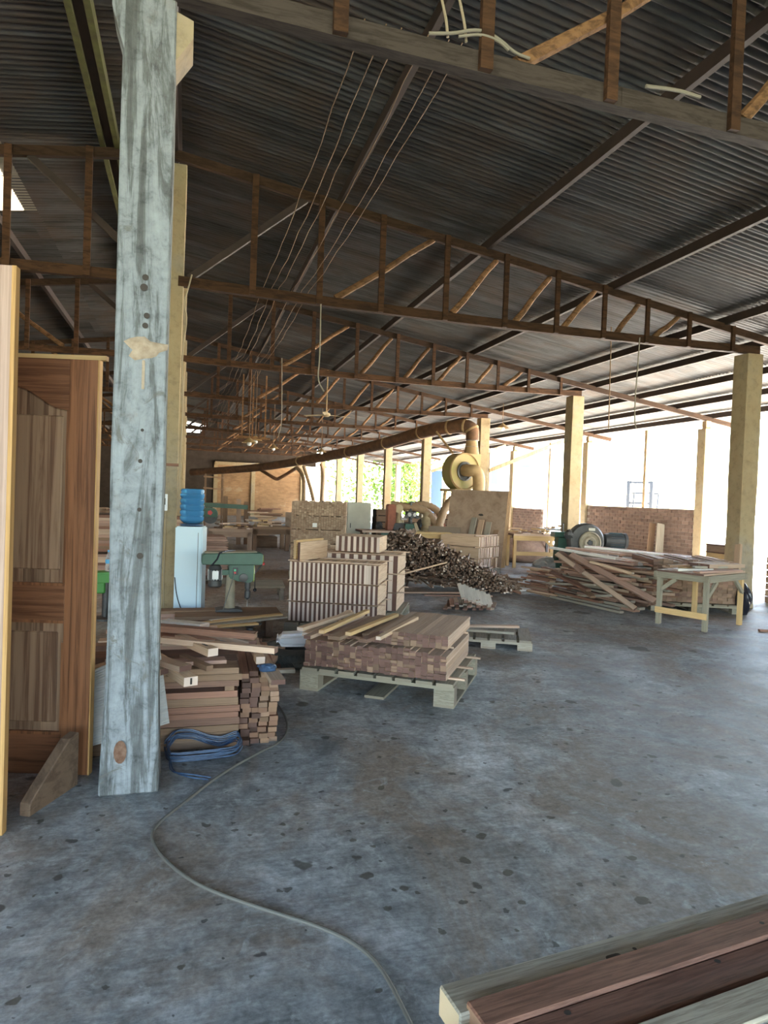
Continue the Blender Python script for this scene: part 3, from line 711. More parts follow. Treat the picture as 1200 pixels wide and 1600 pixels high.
def blob(name, mat, loc, size, seed, label=None, cat=None, parent=None, n=14, rough=.18, flat=True, freq=3):
    rnd = random.Random(seed); mb = MB(); ph = [rnd.uniform(0, 6) for _ in range(8)]
    vs = []; fs = []; rows = n//2
    for i in range(rows+1):
        th = math.pi*i/rows
        for j in range(n):
            a = 2*math.pi*j/n
            r = 1+rough*(math.sin(freq*a+ph[0]+2*th)+.6*math.sin((freq+2)*a+ph[1]-3*th)+.5*math.sin(4*th+ph[2]))+rnd.uniform(-rough, rough)*.5
            z = math.cos(th)
            vs.append((r*math.sin(th)*math.cos(a)*size[0], r*math.sin(th)*math.sin(a)*size[1], max(-.92, z*(1+.3*rough))*size[2]+size[2]*.92))
    for i in range(rows):
        for j in range(n): fs.append((i*n+j, i*n+(j+1) % n, (i+1)*n+(j+1) % n, (i+1)*n+j))
    mb.add(vs, fs); o = mb.build(name, mat, parent, smooth=not flat); o.location = loc
    if label: tag(o, label, cat)
    return o
blob('plastic_bundle', 'black_plastic', (7.36, 3.98, 0), (.07, .12, .22), 3, 'crumpled black plastic bundle between the brown stack and the column', 'bundle', n=22, rough=.14)

# ------------------------------------------------------------------ left foreground
wood('door_wood', (.2, .085, .038), (.125, .05, .022), None, (26, 26, .8), .45, (.95, 1.1), 2.0)
wood('door_wood_rail', (.18, .078, .038), (.115, .047, .022), None, (.8, 26, 26), .45, (.85, 1.0), 2.0)
wood('door_panel_wood', (.21, .13, .08), (.115, .06, .035), None, (13, 13, .35), .5, (.8, 1.2), 2.4)
wood('door_edge', (.5, .29, .11), (.4, .22, .08), None, (30, 30, .8), .6, (.95, 1.05), 2)
da = math.atan2(.108, -.382)
dr = thing('panel_door', 'brown wooden panel door with arched top panel leaning by the column', 'door', (-.195, .262, 0), da)
dr.rotation_euler = (R(.0), 0, da)
DWd, DH, DT = .80, 2.0, .04
def dbox(n, m_, x0, x1, z0, z1, y0=-.02, y1=.02, bev=.002): return MB().box(((x0+x1)/2, (y0+y1)/2, (z0+z1)/2), (x1-x0, y1-y0, z1-z0)).build(n, m_, dr, bevel=bev)
dbox('stile', 'door_wood', .006, .14, 0, DH); dbox('stile', 'door_wood', DWd-.14, DWd, 0, DH)
dbox('edge_strip', 'door_edge', 0, .006, 0, DH, bev=0)
dbox('rail', 'door_wood_rail', .14, DWd-.14, .74, .92); dbox('rail', 'door_wood_rail', .14, DWd-.14, 0, .2)
mb = MB(); arch = [(.14, DH), (.14, 1.755), (.2, 1.765)]
for i in range(11):
    t_ = i/10; arch.append((.2+.4*t_, 1.765+.095*math.sin(math.pi*t_)**1.4))
arch += [(DWd-.2, 1.765), (DWd-.14, 1.755), (DWd-.14, DH)]
mb.prism(arch, -.02, .02); mb.build('arched_rail', 'door_wood_rail', dr)
for z0, z1 in ((.92, 1.86), (.2, .74)):
    n = 5; xs = [.14+(DWd-.28)*i/n for i in range(n+1)]
    for a, b_ in zip(xs[:-1], xs[1:]):
        dbox('panel_board', 'door_panel_wood', a, b_, z0-.01, z1, -.004, .004, 0)
    mb = MB()
    x0, x1 = .14, DWd-.14
    for p, q in (((x0, z0), (x1, z0)), ((x0, z0), (x0, z1-.1)), ((x1, z0), (x1, z1-.1))): mb.bar((p[0], .012, p[1]), (q[0], .012, q[1]), .018, .014)
    if z1 < 1: mb.bar((x0, .012, z1), (x1, .012, z1), .018, .014)
    mb.build('moulding', 'door_wood', dr)
    MB().box((.4, .007, (z0+z1-(.06 if z1 > 1 else 0))/2), (DWd-.34, .012, z1-z0-(.2 if z1 > 1 else .1))).build('raised_field', 'door_panel_wood', dr, bevel=.005)
M, l_ = span((-.72, .45, 2.016), (-.17, .28, 2.016)); board('lath', 'yellow_board', (l_, .03, .022), M, 'thin lath lying along the top edge of the panel door', 'lath')
wood('slab_wood', (.44, .30, .23), (.34, .22, .165), None, (20, 20, .5), .5, (.95, 1.05), 1.6)
sl = thing('door_slab', 'pale wooden door slab at the left edge, its yellow edge showing', 'door', (-.445, -.275, 0), R(172))
sl.rotation_euler = (R(2.0), .012, R(172))
MB().box((.41, 0, 1.135), (.79, .04, 2.27)).build('leaf', 'slab_wood', sl, bevel=.002)
MB().box((.0075, 0, 1.135), (.016, .041, 2.27)).build('edge_strip', 'door_edge', sl)
wood('wedge_wood', (.2, .13, .085), (.14, .09, .06), None, (9, 3, 9), .7)
wdg = MB(); wdg.prism([(-.16, 0), (.17, 0), (.17, .25), (.10, .24), (-.10, .10), (-.16, .055)], -.025, .025, X4((-.33, .0, 0), R(64)))
o = wdg.build('wedge_block', 'wedge_wood', bevel=.004); tag(o, 'tapered wooden chock on the floor before the panel door', 'chock')
# ribbed pale sheet
plain('ribbed_card', (.50, .49, .46), .8, c2=(.42, .41, .38), sc=8)
mb = MB(); c4 = [Vector(p) for p in ((-.27, .35, .085), (.164, .37, .19), (.10, .44, .60), (-.25, .42, .45))]
n = 60
nrm = (c4[1]-c4[0]).cross(c4[3]-c4[0]).normalized()
vs = []
for i in range(n+1):
    a = c4[0].lerp(c4[3], i/n); b_ = c4[1].lerp(c4[2], i/n); off = nrm*(.003 if i % 2 else 0)
    vs += [a+off, b_+off]
k0 = len(vs); vs += [v-nrm*.006 for v in vs[:]]
fs = [(2*i, 2*i+1, 2*i+3, 2*i+2) for i in range(n)]+[(k0+2*i, k0+2*i+2, k0+2*i+3, k0+2*i+1) for i in range(n)]
fs += [(0, k0, k0+1, 1), (2*n, 2*n+1, k0+2*n+1, k0+2*n)]+[(2*i, 2*i+2, k0+2*i+2, k0+2*i) for i in range(n)]+[(2*i+1, k0+2*i+1, k0+2*i+3, 2*i+3) for i in range(n)]
mb.add(vs, fs); o = mb.build('ribbed_sheet', 'ribbed_card'); tag(o, 'pale grey finely ribbed sheet leaning behind the whitewashed column', 'sheet')

# --- plank stack by the column: long sides to the front
ROWN = ['lowest', 'second', 'third', 'fourth', 'fifth', 'sixth', 'seventh', 'eighth', 'ninth', 'tenth', 'eleventh', 'twelfth']
z = .0
for r in range(11):
    hh = (.05, .04, .036, .04, .03, .036, .044, .036, .034, .034, .034)[r]
    for d_ in range(3):
        dx = random.uniform(-.012, .012)
        board('stack_plank', random.choice(('brown_board', 'red_board', 'dark_batten', 'brown_board')), (1.05, .155, hh-.002), X4((.0+dx, .56+.16*d_+random.uniform(-.004, .004), z+hh/2)),
              f'plank in the {ROWN[r]} row of the stack with blue strapping, '+('front' if d_ == 0 else 'middle' if d_ == 1 else 'rear'), 'plank', 'planks of the stack by the column')
    z += hh
    if r == 7:
        for x in (-.2, .47): board('spacer_block', 'brown_board', (.05, .45, .024), X4((x, .71, z+.012)), 'spacer block in the plank stack, ' + ('near its right end' if x > 0 else 'near the column'), 'block', 'spacers of the plank stack')
        z += .024
# end-on battens beside it
for c_ in range(4):
    for r in range(14-(1 if c_ == 3 else 0)):
        board('batten', random.choice(('red_board', 'brown_board', 'red_board', 'tan_board_brown_end') if c_ > 1 else ('dark_batten', 'dark_batten', 'dark_batten', 'red_board')), (.9+random.uniform(-.05, .03), .048, .027), X4((.575+.052*c_+.008*math.sin(r*1.3+c_), .97+random.uniform(-.02, .02), .014+.0285*r), R(88)+random.uniform(-.01, .01)),
              f'batten end-on beside the plank stack, {ORD[c_]} column from left, {ORD[r]} up', 'batten', 'end-on battens beside the plank stack')
# loose planks thrown on top; some carry mortises
def mortised(name, mat, p, q, wd, th, holes, label, roll=0):
    M, l_ = span(p, q, roll); root = thing(name, label, 'plank', (0, 0, 0)); root.matrix_world = M
    board('rail_body', mat, (l_, wd, th), Matrix(), parent=root)
    for x in holes:
        mb = MB(); mb.tube([(x-.018, 0, th/2+.0006), (x+.018, 0, th/2+.0006)], .0) if False else None
        h_ = MB(); n_ = 8; vs = []
        for e in (-1, 1):
            for j in range(n_//2+1):
                a = -math.pi/2+math.pi*j/(n_//2); vs.append((x+e*.022+e*.008*math.cos(a), e*.008*math.sin(a)))
        h_.add([(v_[0], v_[1], th/2+.0008) for v_ in vs], [tuple(range(len(vs)))]); h_.build('mortise', 'hole_dark', root)
    return root
mortised('mortised_rail', 'pale_board_pale_end', (.075, .66, .462), (.262, .19, .452), .07, .045, [], 'pale rail with a slot in its end, jutting towards the viewer')
o = MB().box((.252, .205, .452), (.03, .008, .012), None).build('end_slot', 'hole_dark'); o.parent = bpy.data.objects['mortised_rail']; o.matrix_parent_inverse = Matrix.Identity(4); o.matrix_basis = Matrix.Translation((.252, 0, 0)) if False else X4((.2535, .0, .002), 0, R(90)) @ Matrix.Translation((-.252, -.205, -.452))
mortised('mortised_rail', 'pale_board_pale_end', (.20, .78, .545), (.375, .44, .535), .06, .042, [.10], 'pale rail with a mortise near its end in the loose pile')
TP = [((.0, .86, .60), (.62, .65, .575), 'red_board', .075, .035, 'long dark red plank across the top'), ((.10, .70, .555), (.70, .36, .555), 'tan_board', .05, .03, 'long tan plank reaching to the right'), ((.05, 1.05, .56), (.45, .78, .56), 'pale_board_pale_end', .07, .03, 'cream plank at the back'),
      ((-.1, .72, .50), (.235, .30, .49), 'tan_board', .075, .03, 'tan plank slanting to the front'), ((-.15, .60, .47), (.14, .36, .465), 'tan_board', .08, .03, 'shorter tan plank at the left'), ((.22, .68, .46), (.36, .43, .452), 'brown_board', .04, .028, 'small brown batten'), ((.3, 1.0, .545), (.60, .62, .535), 'tan_board', .06, .03, 'tan plank under the long ones'),
      ((-.05, .95, .52), (.5, .95, .52), 'red_board', .12, .03, 'wide red plank lying flat'), ((-.6, .7, .52), (.1, .8, .50), 'pink_board', .09, .03, 'pink plank left behind the column'), ((.1, 1.1, .58), (.34, .85, .6), 'white_board', .08, .025, 'whitish plank'), ((.66, .95, .42), (.70, .24, .415), 'tan_board', .075, .025, 'tan board capping the battens'),
      ((.05, .56, .455), (.45, .60, .453), 'pink_board', .09, .02, 'pinkish board low in the middle'), ((-.45, .40, .40), (-.1, .62, .46), 'pale_board_pale_end', .05, .03, 'pale stick poking out left of the column'), ((.15, .95, .58), (.55, .70, .552), 'pale_board', .05, .02, 'cream strip between the long planks')]
for p, q, m_, wd, th, n_ in TP:
    M, l_ = span(p, q); board('loose_plank', m_, (l_, wd, th), M, n_+' in the loose pile beside the column', 'plank', 'loose planks on the stack by the column')
M, l_ = span((.63, .82, .46), (.65, .42, .445)); board('offcut_block', 'pale_board_pale_end', (l_*.25, .05, .04), M, 'small pale offcut on top of the end-on battens', 'offcut')
# planks on the floor between the stack and the far pallets
for k, (p, q, m_, wd) in enumerate((((.75, 1.5, .04), (1.15, 2.9, .04), 'red_board', .12), ((.8, 1.75, .10), (1.1, 2.75, .10), 'tan_board', .1), ((.55, 2.0, .04), (.85, 3.0, .04), 'pink_board', .14))):
    M, l_ = span(p, q); board('floor_plank', m_, (l_, wd, .03), M, ('red plank on the floor left of the tyre', 'tan plank lying over the red one left of the tyre', 'pink plank on the floor under the drill bench')[k], 'plank')
for y_ in (1.75, 2.6): board('bearer', 'grey_board', (.3, .05, .026), X4((.88+.2*(y_-1.75), y_, .073)), 'small bearer between the planks left of the tyre, '+('near' if y_ < 2 else 'far')+' one', 'bearer')
plain('blue_strap', (.02, .035, .075), .35, c2=(.06, .11, .2), sc=20)
def strap(pts, r, n_, label):
    root = thing('plastic_strapping', label, 'strapping', (pts[0][0], pts[0][1], 0))
    for k in range(n_):
        pp = [(x-pts[0][0]+random.uniform(-.012, .012), y-pts[0][1]+random.uniform(-.012, .012), r+.004+zz+.006*k) for x, y, zz in pts]
        dense = []
        for a, b_ in zip(pp[:-1], pp[1:]): dense += [Vector(a).lerp(Vector(b_), i/4) for i in range(4)]
        dense.append(Vector(pp[-1])); dense = [dense[0]]+[(dense[i-1]+dense[i]*2+dense[i+1])/4 for i in range(1, len(dense)-1)]+[dense[-1]]
        MB().tube(dense, r, 6).build('strand', 'blue_strap', root, smooth=True)
strap([(.15, .44, .02), (.17, .30, .0), (.36, .31, .0), (.50, .34, .0), (.535, .41, .02), (.52, .46, .04), (.43, .43, .02), (.36, .46, .03), (.28, .47, .06), (.20, .46, .07), (.15, .44, .02)], .0032, 9, 'tangle of blue plastic strapping on the floor before the plank stack')
strap([(.16, .33, .01), (.175, .22, 0), (.2, .16, 0), (.28, .11, 0), (.36, .06, 0)], .004, 2, 'loose tail of blue strapping lying towards the viewer')
blob('blue_rag', 'blue_strap', (.66, .40, .432), (.05, .035, .022), 5, 'small dark blue rag on the end-on battens', 'rag', n=14, rough=.2)
# cable on the floor
plain('grey_cable', (.13, .125, .11), .6)
def smooth_path(pts, it=2, z=None):
    P = [Vector((p[0], p[1], z if z is not None else p[2])) for p in pts]
    for _ in range(it):
        Q = [P[0]]
        for a, b_ in zip(P[:-1], P[1:]): Q += [a.lerp(b_, .25), a.lerp(b_, .75)]
        P = Q+[P[-1]]
    return P
CB = [(.80, -1.9), (.83, -1.7), (.825, -1.583), (.813, -1.383), (.767, -1.257), (.668, -1.145), (.537, -1.04), (.358, -.89), (.252, -.767), (.158, -.593), (.116, -.438), (.136, -.335), (.251, -.152), (.4, .096), (.609, .344), (.78, .50), (.85, .8), (.83, 1.2), (.75, 1.45)]
o = MB().tube(smooth_path(CB, 2, .008), .0065, 8).build('floor_cable', 'grey_cable', smooth=True); tag(o, 'grey power cable snaking over the concrete floor', 'cable')

# --- timbers at the bottom right corner on a trestle
tre = thing('sawhorse', 'low sawhorse carrying the timbers in the bottom right corner', 'sawhorse', (1.25, -2.33, 0))
board('beam', 'pallet_wood', (.36, .07, .07), X4((0.02, -.02, .53), R(96)), parent=tre)
for sx in (-1, 1):
    for sy in (-1, 1):
        M, l_ = span((sx*.10, sy*.12-.06, 0), (sx*.03, sy*.10-.04, .5)); board('leg', 'pallet_wood', (l_, .045, .045), M, parent=tre)
wood('grey_rail', (.42, .37, .29), (.30, .26, .2), (.66, .52, .34), (3.0, 60, 60), .75, (.97, 1.05), 2.4)
wood('red_rail', (.25, .125, .085), (.165, .08, .055), (.32, .19, .12), (3.0, 60, 60), .7, (.9, 1.1), 2.4)
def timber(p, q, wd, th, mat, holes, label):
    M, l_ = span(p, q); root = thing('mortised_timber', label, 'timber'); root.matrix_world = M
    MB().box((0, 0, 0), (l_, wd, th)).build('timber_body', mat, root, bevel=.003)
    for x, y, hl, hw in holes:
        h_ = MB(); n_ = 5; vs = []
        for e in (-1, 1):
            for j in range(n_):
                a = -math.pi/2+math.pi*j/(n_-1); vs.append((x-l_/2+e*(hl/2-hw/2)+e*hw/2*math.cos(a), y+e*hw/2*math.sin(a), th/2+.0008))
        h_.add(vs, [tuple(range(len(vs)))]); h_.build('mortise', 'hole_dark', root)
timber((.632, -2.283, .595), (2.0, -2.127, .595), .068, .05, 'grey_rail', [(.315, -.012, .032, .013), (.06, -.02, .010, .010), (.365, -.008, .008, .008)], 'pale grey timber with a slotted mortise, farthest in the corner bundle')
timber((.655, -2.331, .604), (2.0, -2.163, .604), .058, .05, 'red_rail', [(.62, .0, .01, .008)], 'reddish timber just in front of the pale one in the corner bundle')
timber((.60, -2.398, .598), (2.0, -2.225, .598), .062, .05, 'red_rail', [(.20, .018, .012, .010), (.52, .02, .012, .010)], 'brown-red timber with peg holes in the middle of the corner bundle')
timber((.70, -2.46, .607), (2.0, -2.30, .607), .062, .05, 'grey_rail', [(.5, .02, .012, .008)], 'weathered grey timber near the front of the corner bundle')
timber((.75, -2.525, .60), (2.0, -2.37, .60), .06, .05, 'red_rail', [], 'red timber at the very corner, nearest the viewer')
timber((.56, -2.33, .545), (.86, -2.28, .545), .07, .04, 'red_rail', [(.06, .0, .01, .008)], 'short red timber end poking out low at the left of the corner bundle')

# --- tyre with a white bag on it
plain('tyre_rubber', (.035, .038, .036), .85, c2=(.055, .055, .05), sc=12)
ty = thing('car_tyre', 'old black car tyre lying flat left of the low board stack', 'tyre', (1.12, 2.27, 0))
prof = [(.165, .02), (.20, .0), (.25, .002), (.285, .03), (.292, .075), (.285, .12), (.25, .148), (.20, .15), (.165, .13), (.155, .075), (.165, .02)]
MB().lathe(prof, 36, cap=False).build('tyre_body', 'tyre_rubber', ty, smooth=True)
mb = MB()
for k in range(48):
    a = 2*math.pi*k/48
    for zz, da_ in ((.05, .0), (.10, .065)):
        mb.box((0, 0, 0), (.012, .022, .035), Matrix.Rotation(a+da_, 4, 'Z') @ Matrix.Translation((.290, 0, zz)) @ Matrix.Rotation(.5, 4, 'X'))
mb.build('tread', 'tyre_rubber', ty)
plain('white_plastic', (.78, .8, .84), .4)
bag = MB(); prof = [(-.17, .02), (-.185, .06), (-.16, .10), (.12, .115), (.16, .10), (.165, .03), (.13, .0), (-.13, .0)]
bag.prism(prof, -.09, .09, X4((1.13, 2.23, .152), R(-8))); o = bag.build('plastic_jerrycan', 'white_plastic', bevel=.03, seg=3, smooth=True); tag(o, 'white plastic container lying on the old tyre', 'container')

# --- column fittings
sw = thing('switch_box', 'white switch box with hanging cord on the dusty second column', 'switch', (-.0, BAY-.021, 1.16))
MB().box((-.01, -.012, .09), (.055, .024, .18)).build('case', 'white_plastic', sw, bevel=.004)
MB().box((-.01, -.026, .10), (.012, .006, .07)).build('lever', 'hole_dark', sw)
plain('pale_cord', (.34, .27, .18), .7)
MB().tube([(0, -.008, .01), (.003, -.01, -.3), (-.002, -.01, -.7), (.01, -.01, -1.15)], .006, 6).build('cord', 'pale_cord', sw, smooth=True)
o = MB().box((.0, BAY-.03, 1.66), (.24, .02, .03)).build('wood_strip', 'red_board'); tag(o, 'short wooden strip nailed across the dusty second column', 'strip')
cb = smooth_path([(.13, BAY-.04, 1.2), (.135, BAY-.05, 1.8), (.15, BAY-.05, 2.3), (.12, BAY-.05, 2.9), (.17, BAY-.05, 3.25), (.12, BAY-.05, 3.4), (.17, BAY-.06, 3.58), (.2, BAY-.06, 3.72)], 2)
o = MB().tube(cb, .009, 6).build('column_cable', 'pale_cord', smooth=True); tag(o, 'tan cable climbing the edge of the dusty second column', 'cable')

# --- water dispenser
plain('dispenser_white', (.55, .68, .76), .35)
plain('dispenser_side', (.85, .83, .74), .4)
wd_ = thing('water_dispenser', 'white standing water dispenser seen from behind', 'dispenser', (.275, 4.2, 0), R(-10))
MB().box((0, 0, .52), (.28, .3, .98)).build('cabinet', 'dispenser_white', wd_, bevel=.012, seg=2)
for x in (-.1, .1): MB().box((x, 0, .018), (.05, .2, .034)).build('foot', 'black_plastic', wd_)
MB().lathe([(.10, 1.01), (.125, 1.02), (.12, 1.035), (.09, 1.035)], 24).build('collar', 'blue_strap', wd_, smooth=True)
MB().box((.095, -.152, .5), (.004, .004, .9)).build('seam', 'hole_dark', wd_)
MB().tube(smooth_path([(-.13, -.156, .48), (-.11, -.156, .3), (-.06, -.156, .15), (0, -.16, .06)], 2), .005, 6).build('power_cord', 'black_plastic', wd_, smooth=True)
m, t, b = nodes('blue_bottle_plastic'); b.inputs['Base Color'].default_value = (.07, .26, .50, 1); b.inputs['Roughness'].default_value = .12
b.inputs['Transmission Weight'].default_value = .35; b.inputs['IOR'].default_value = 1.2
bt = thing('water_bottle', 'big blue water bottle standing upside down on the dispenser', 'bottle', (.275, 4.2, 1.036), 0)
pr = [(.03, 0), (.085, .006), (.115, .03)]
for k in range(5):
    z = .045+k*.06; pr += [(.125, z), (.125, z+.032), (.117, z+.040), (.117, z+.050)]
pr += [(.122, .35), (.115, .368), (.09, .373)]
MB().lathe(pr, 32).build('bottle_body', 'blue_bottle_plastic', bt, smooth=True)

# --- bench drill press
plain('machine_green', (.032, .095, .058), .45, c2=(.026, .07, .045), sc=9)
plain('bright_green', (.42, .52, .10), .45, c2=(.3, .4, .08), sc=9)
plain('dusty_top', (.34, .28, .2), .9, c2=(.25, .22, .16), sc=14)
plain('dark_metal', (.06, .06, .062), .5, .4, (.09, .085, .08), 10)
plain('bare_metal', (.4, .4, .4), .35, .8)
plain('red_plastic', (.5, .03, .03), .4)
plain('green_led', (.05, .4, .2), .4)
def bolt_row(*a): pass
def drill_press(loc, rz, label, full=True):
    d = thing('drill_press', label, 'drill press', loc, rz)
    mb = MB(); mb.prism([(-.255, .465), (-.262, .48), (-.262, .55), (-.235, .572), (.22, .584), (.30, .582), (.32, .57), (.32, .475), (.31, .465)], -.11, .11); mb.build('belt_cover', 'machine_green', d, bevel=.005, seg=1, smooth=True)
    MB().box((.03, 0, .5835), (.5, .17, .008), X4((0, 0, 0), 0, R(-1.5))).build('dust_layer', 'dusty_top', d)
    MB().box((.3225, 0, .527), (.006, .18, .07)).build('front_plate', 'bright_green', d)
    MB().box((.3265, -.02, .53), (.003, .06, .03)).build('name_plate', 'white_plastic', d)
    MB().tube([(-.17, -.115, .46), (-.12, -.118, .52), (-.10, -.112, .578), (-.02, 0, .592), (.06, .11, .585)], .009, 6).build('strap_band', 'black_plastic', d, smooth=True)
    MB().prism([(.0, .33), (.0, .465), (.24, .465), (.24, .30), (.20, .28), (.08, .30)], -.06, .06).build('head_casting', 'machine_green', d, bevel=.01, seg=2, smooth=True)
    h = MB().box((.243, 0, .375), (.008, .09, .16)).build('head_front', 'bright_green', d)
    MB().box((.249, 0, .40), (.004, .06, .06)).build('label_plate', 'white_plastic', h)
    mot = MB().lathe([(.055, .24), (.066, .25), (.066, .30), (.06, .305), (.06, .41), (.066, .42), (.05, .45)], 20, X4((-.13, 0, 0))).build('motor', 'dark_metal', d, smooth=True)
    mb = MB()
    for k in range(14):
        a = 2*math.pi*k/14; mb.box((0, 0, 0), (.014, .005, .10), X4((-.13, 0, .357), a) @ Matrix.Translation((.064, 0, 0)))
    mb.build('cooling_fins', 'bare_metal', mot)
    MB().box((-.13, -.07, .36), (.06, .012, .08)).build('terminal_box', 'bare_metal', mot)
    MB().bar((-.07, 0, .38), (.03, 0, .38), .05, .05).build('motor_bracket', 'machine_green', d)
    s_ = MB().box((.06, -.068, .40), (.05, .02, .07)).build('switch', 'black_plastic', d)
    MB().box((.055, -.079, .41), (.02, .005, .02)).build('start_button', 'green_led', s_); MB().box((.055, -.079, .385), (.02, .005, .02)).build('stop_button', 'red_plastic', s_)
    MB().lathe([(.0, -.005), (.042, -.005), (.042, .014), (.02, .02), (.0, .02)], 20, X4((.14, -.07, .335), rx=R(90))).build('depth_dial', 'dark_metal', d, smooth=True)
    for k in range(3):
        a = R(35+120*k); hp = MB().tube([(.26, .07, .36), (.26+.17*math.cos(a)*.6, .09, .36+.17*math.sin(a))], .007, 6).build('feed_handle', 'dark_metal', d)
        MB().lathe([(.004, -.018), (.018, -.01), (.018, .01), (.004, .018)], 10, X4((.26+.17*math.cos(a)*.6, .09, .36+.17*math.sin(a)))).build('knob', 'red_plastic' if k == 0 else 'black_plastic', hp, smooth=True)
    MB().lathe([(.028, .28), (.028, .22), (.022, .215), (.022, .20), (.03, .195), (.03, .13), (.018, .12), (.008, .11)], 18, X4((.19, 0, 0))).build('chuck', 'dark_metal', d, smooth=True)
    MB().tube([(.19, 0, .115), (.19, 0, .04)], .004, 6).build('drill_bit', 'bare_metal', d)
    MB().tube([(0.02, 0, .02), (0.02, 0, .36)], [.052, .04], 18).build('pillar', 'dusty_top', d, smooth=True)
    MB().prism([(-.12, 0), (-.12, .02), (-.06, .03), (.10, .03), (.14, .015), (.14, 0)], -.09, .09).build('base', 'dark_metal', d, bevel=.004)
    MB().tube(smooth_path([(.05, -.08, .38), (.03, -.09, .3), (.0, -.08, .2), (-.03, -.08, .08), (-.05, -.1, .03)], 2), .005, 6).build('power_cord', 'grey_cable', d, smooth=True)
    return d
dpz = .215
drill_press((.635, 3.55, dpz), 0, 'green bench drill press with a dusty top beside the water dispenser')
bn = thing('low_bench', 'low dark bench under the drill press', 'bench', (.62, 3.5, 0))
board('bench_top', 'brown_board', (1.0, .5, .03), X4((.02, 0, .198)), parent=bn)
for x in (-.4, .4):
    for y in (-.18, .18): board('leg', 'brown_board', (.18, .07, .07), X4((x, y, .091), 0, R(90)), parent=bn)
plain('cast_table', (.07, .07, .075), .5, .3)
dt = thing('drill_table', 'dark cast table post under the pale laths', 'table', (.80, 2.95, 0))
MB().lathe([(.12, 0), (.12, .012), (.035, .03), (.03, .16), (.07, .19), (.11, .195), (.11, .2)], 20).build('cast_base', 'cast_table', dt, smooth=True)
for k, (p, q, m_) in enumerate((((.42, 2.82, .214), (1.15, 3.12, .225), 'grey_board'), ((.38, 2.92, .216), (1.12, 3.22, .232), 'yellow_board'), ((.45, 3.0, .218), (.98, 3.18, .222), 'white_board'), ((.30, 2.72, .212), (.86, 2.86, .216), 'yellow_board'))):
    M, l_ = span(p, q); board('pale_lath', m_, (l_, .07, .015), M, ('grey', 'yellow', 'whitish', 'short yellow')[k]+' lath lying before the foot of the drill press', 'lath', 'laths before the drill press')
# low flat pile before the dispenser
for r in range(9):
    for d_ in range(2):
        board('flat_plank', random.choice(('red_board', 'brown_board', 'pink_board', 'tan_board')), (.85+random.uniform(-.12, .12), .12, .026), X4((.08+random.uniform(-.06, .06), 2.55+.14*d_-.02*r*0, .014+.028*r), random.uniform(-.03, .03)), f'plank in the {ROWN[r]} row of the low pile before the dispenser', 'plank', 'low plank pile before the dispenser')
for r in range(7):
    board('flat_plank', random.choice(('red_board', 'brown_board', 'pink_board')), (.9, .16, .03), X4((.1+random.uniform(-.05, .05), 3.6, .016+.032*r), random.uniform(-.03, .03)), f'plank in the {ROWN[r]} row of the pile at the dispenser\'s foot', 'plank', 'low plank pile at the dispenser foot')
# second drill press mostly hidden by the column, small bottle on it
plain('leaf_green', (.05, .22, .035), .4)
d2 = thing('drill_press', 'grass-green machine head half hidden between door and column', 'drill press', (-.57, 4.35, 0))
MB().prism([(-.14, .40), (-.15, .44), (-.13, .50), (.12, .515), (.16, .49), (.16, .42), (.12, .40)], -.12, .12).build('belt_cover', 'leaf_green', d2, bevel=.012, seg=2, smooth=True)
MB().box((-.07, 0, .34), (.13, .12, .12)).build('head_casting', 'leaf_green', d2, bevel=.012)
MB().lathe([(.05, .25), (.058, .26), (.058, .39), (.04, .40)], 16, X4((.08, 0, 0))).build('motor', 'dark_metal', d2, smooth=True)
MB().tube([(0, 0, .02), (0, 0, .40)], .04, 14).build('pillar', 'dark_metal', d2, smooth=True)
MB().lathe([(.14, 0), (.14, .02), (.05, .03)], 20).build('base', 'dark_metal', d2)
m, t, b = nodes('clear_plastic'); b.inputs['Base Color'].default_value = (.85, .9, .95, 1); b.inputs['Roughness'].default_value = .08; b.inputs['Transmission Weight'].default_value = .85; b.inputs['IOR'].default_value = 1.15
plain('label_blue', (.08, .35, .6), .5)
b2 = thing('drink_bottle', 'clear drinking bottle with a blue label on the grass-green machine', 'bottle', (-.55, 4.33, .513))
MB().lathe([(.03, 0), (.033, .01), (.033, .12), (.03, .15), (.013, .19), (.013, .2)], 18).build('bottle_body', 'clear_plastic', b2, smooth=True)
MB().lathe([(.0345, .08), (.0345, .12)], 18, cap=False).build('label_band', 'label_blue', b2, smooth=True)
MB().lathe([(.015, .2), (.015, .22), (.002, .221)], 14).build('cap', 'label_blue', b2, smooth=True)
# long plank stack behind, seen between door and column
for r in range(26):
    gap = .03 if r > 12 else 0
    for d_ in range(2):
        board('long_plank', random.choice(('red_board', 'pink_board', 'brown_board', 'tan_board')), (2.6+random.uniform(-.1, .1), .2, .036), X4((-1.05, 6.5+.21*d_, .02+.038*r+gap), random.uniform(-.01, .01)), f'long plank, {ORD[r]} layer up in the tall stack behind the central columns, '+('front', 'rear')[d_], 'plank', 'tall plank stack behind the central columns')
for k in range(4): board('sticker_strip', 'brown_board', (.45, .04, .028), X4((-2.1+.7*k, 6.6, .529), R(90)), 'spacer stick in the tall plank stack behind the columns, '+ORD[k]+' from the left', 'stick', 'spacers in the tall plank stack')
for k in range(10):
    M = X4((-.95+.09*(k % 5)+random.uniform(-.05, .05), 6.55+.05*(k % 3), 1.062+.03*(k//5)), R(60)+random.uniform(-.4, .4)); board('short_stick', random.choice(('tan_board', 'pale_board_pale_end', 'brown_board')), (.45, .04, .026), M, 'short stick on top of the tall plank stack behind the door', 'stick', 'sticks on the tall plank stack')
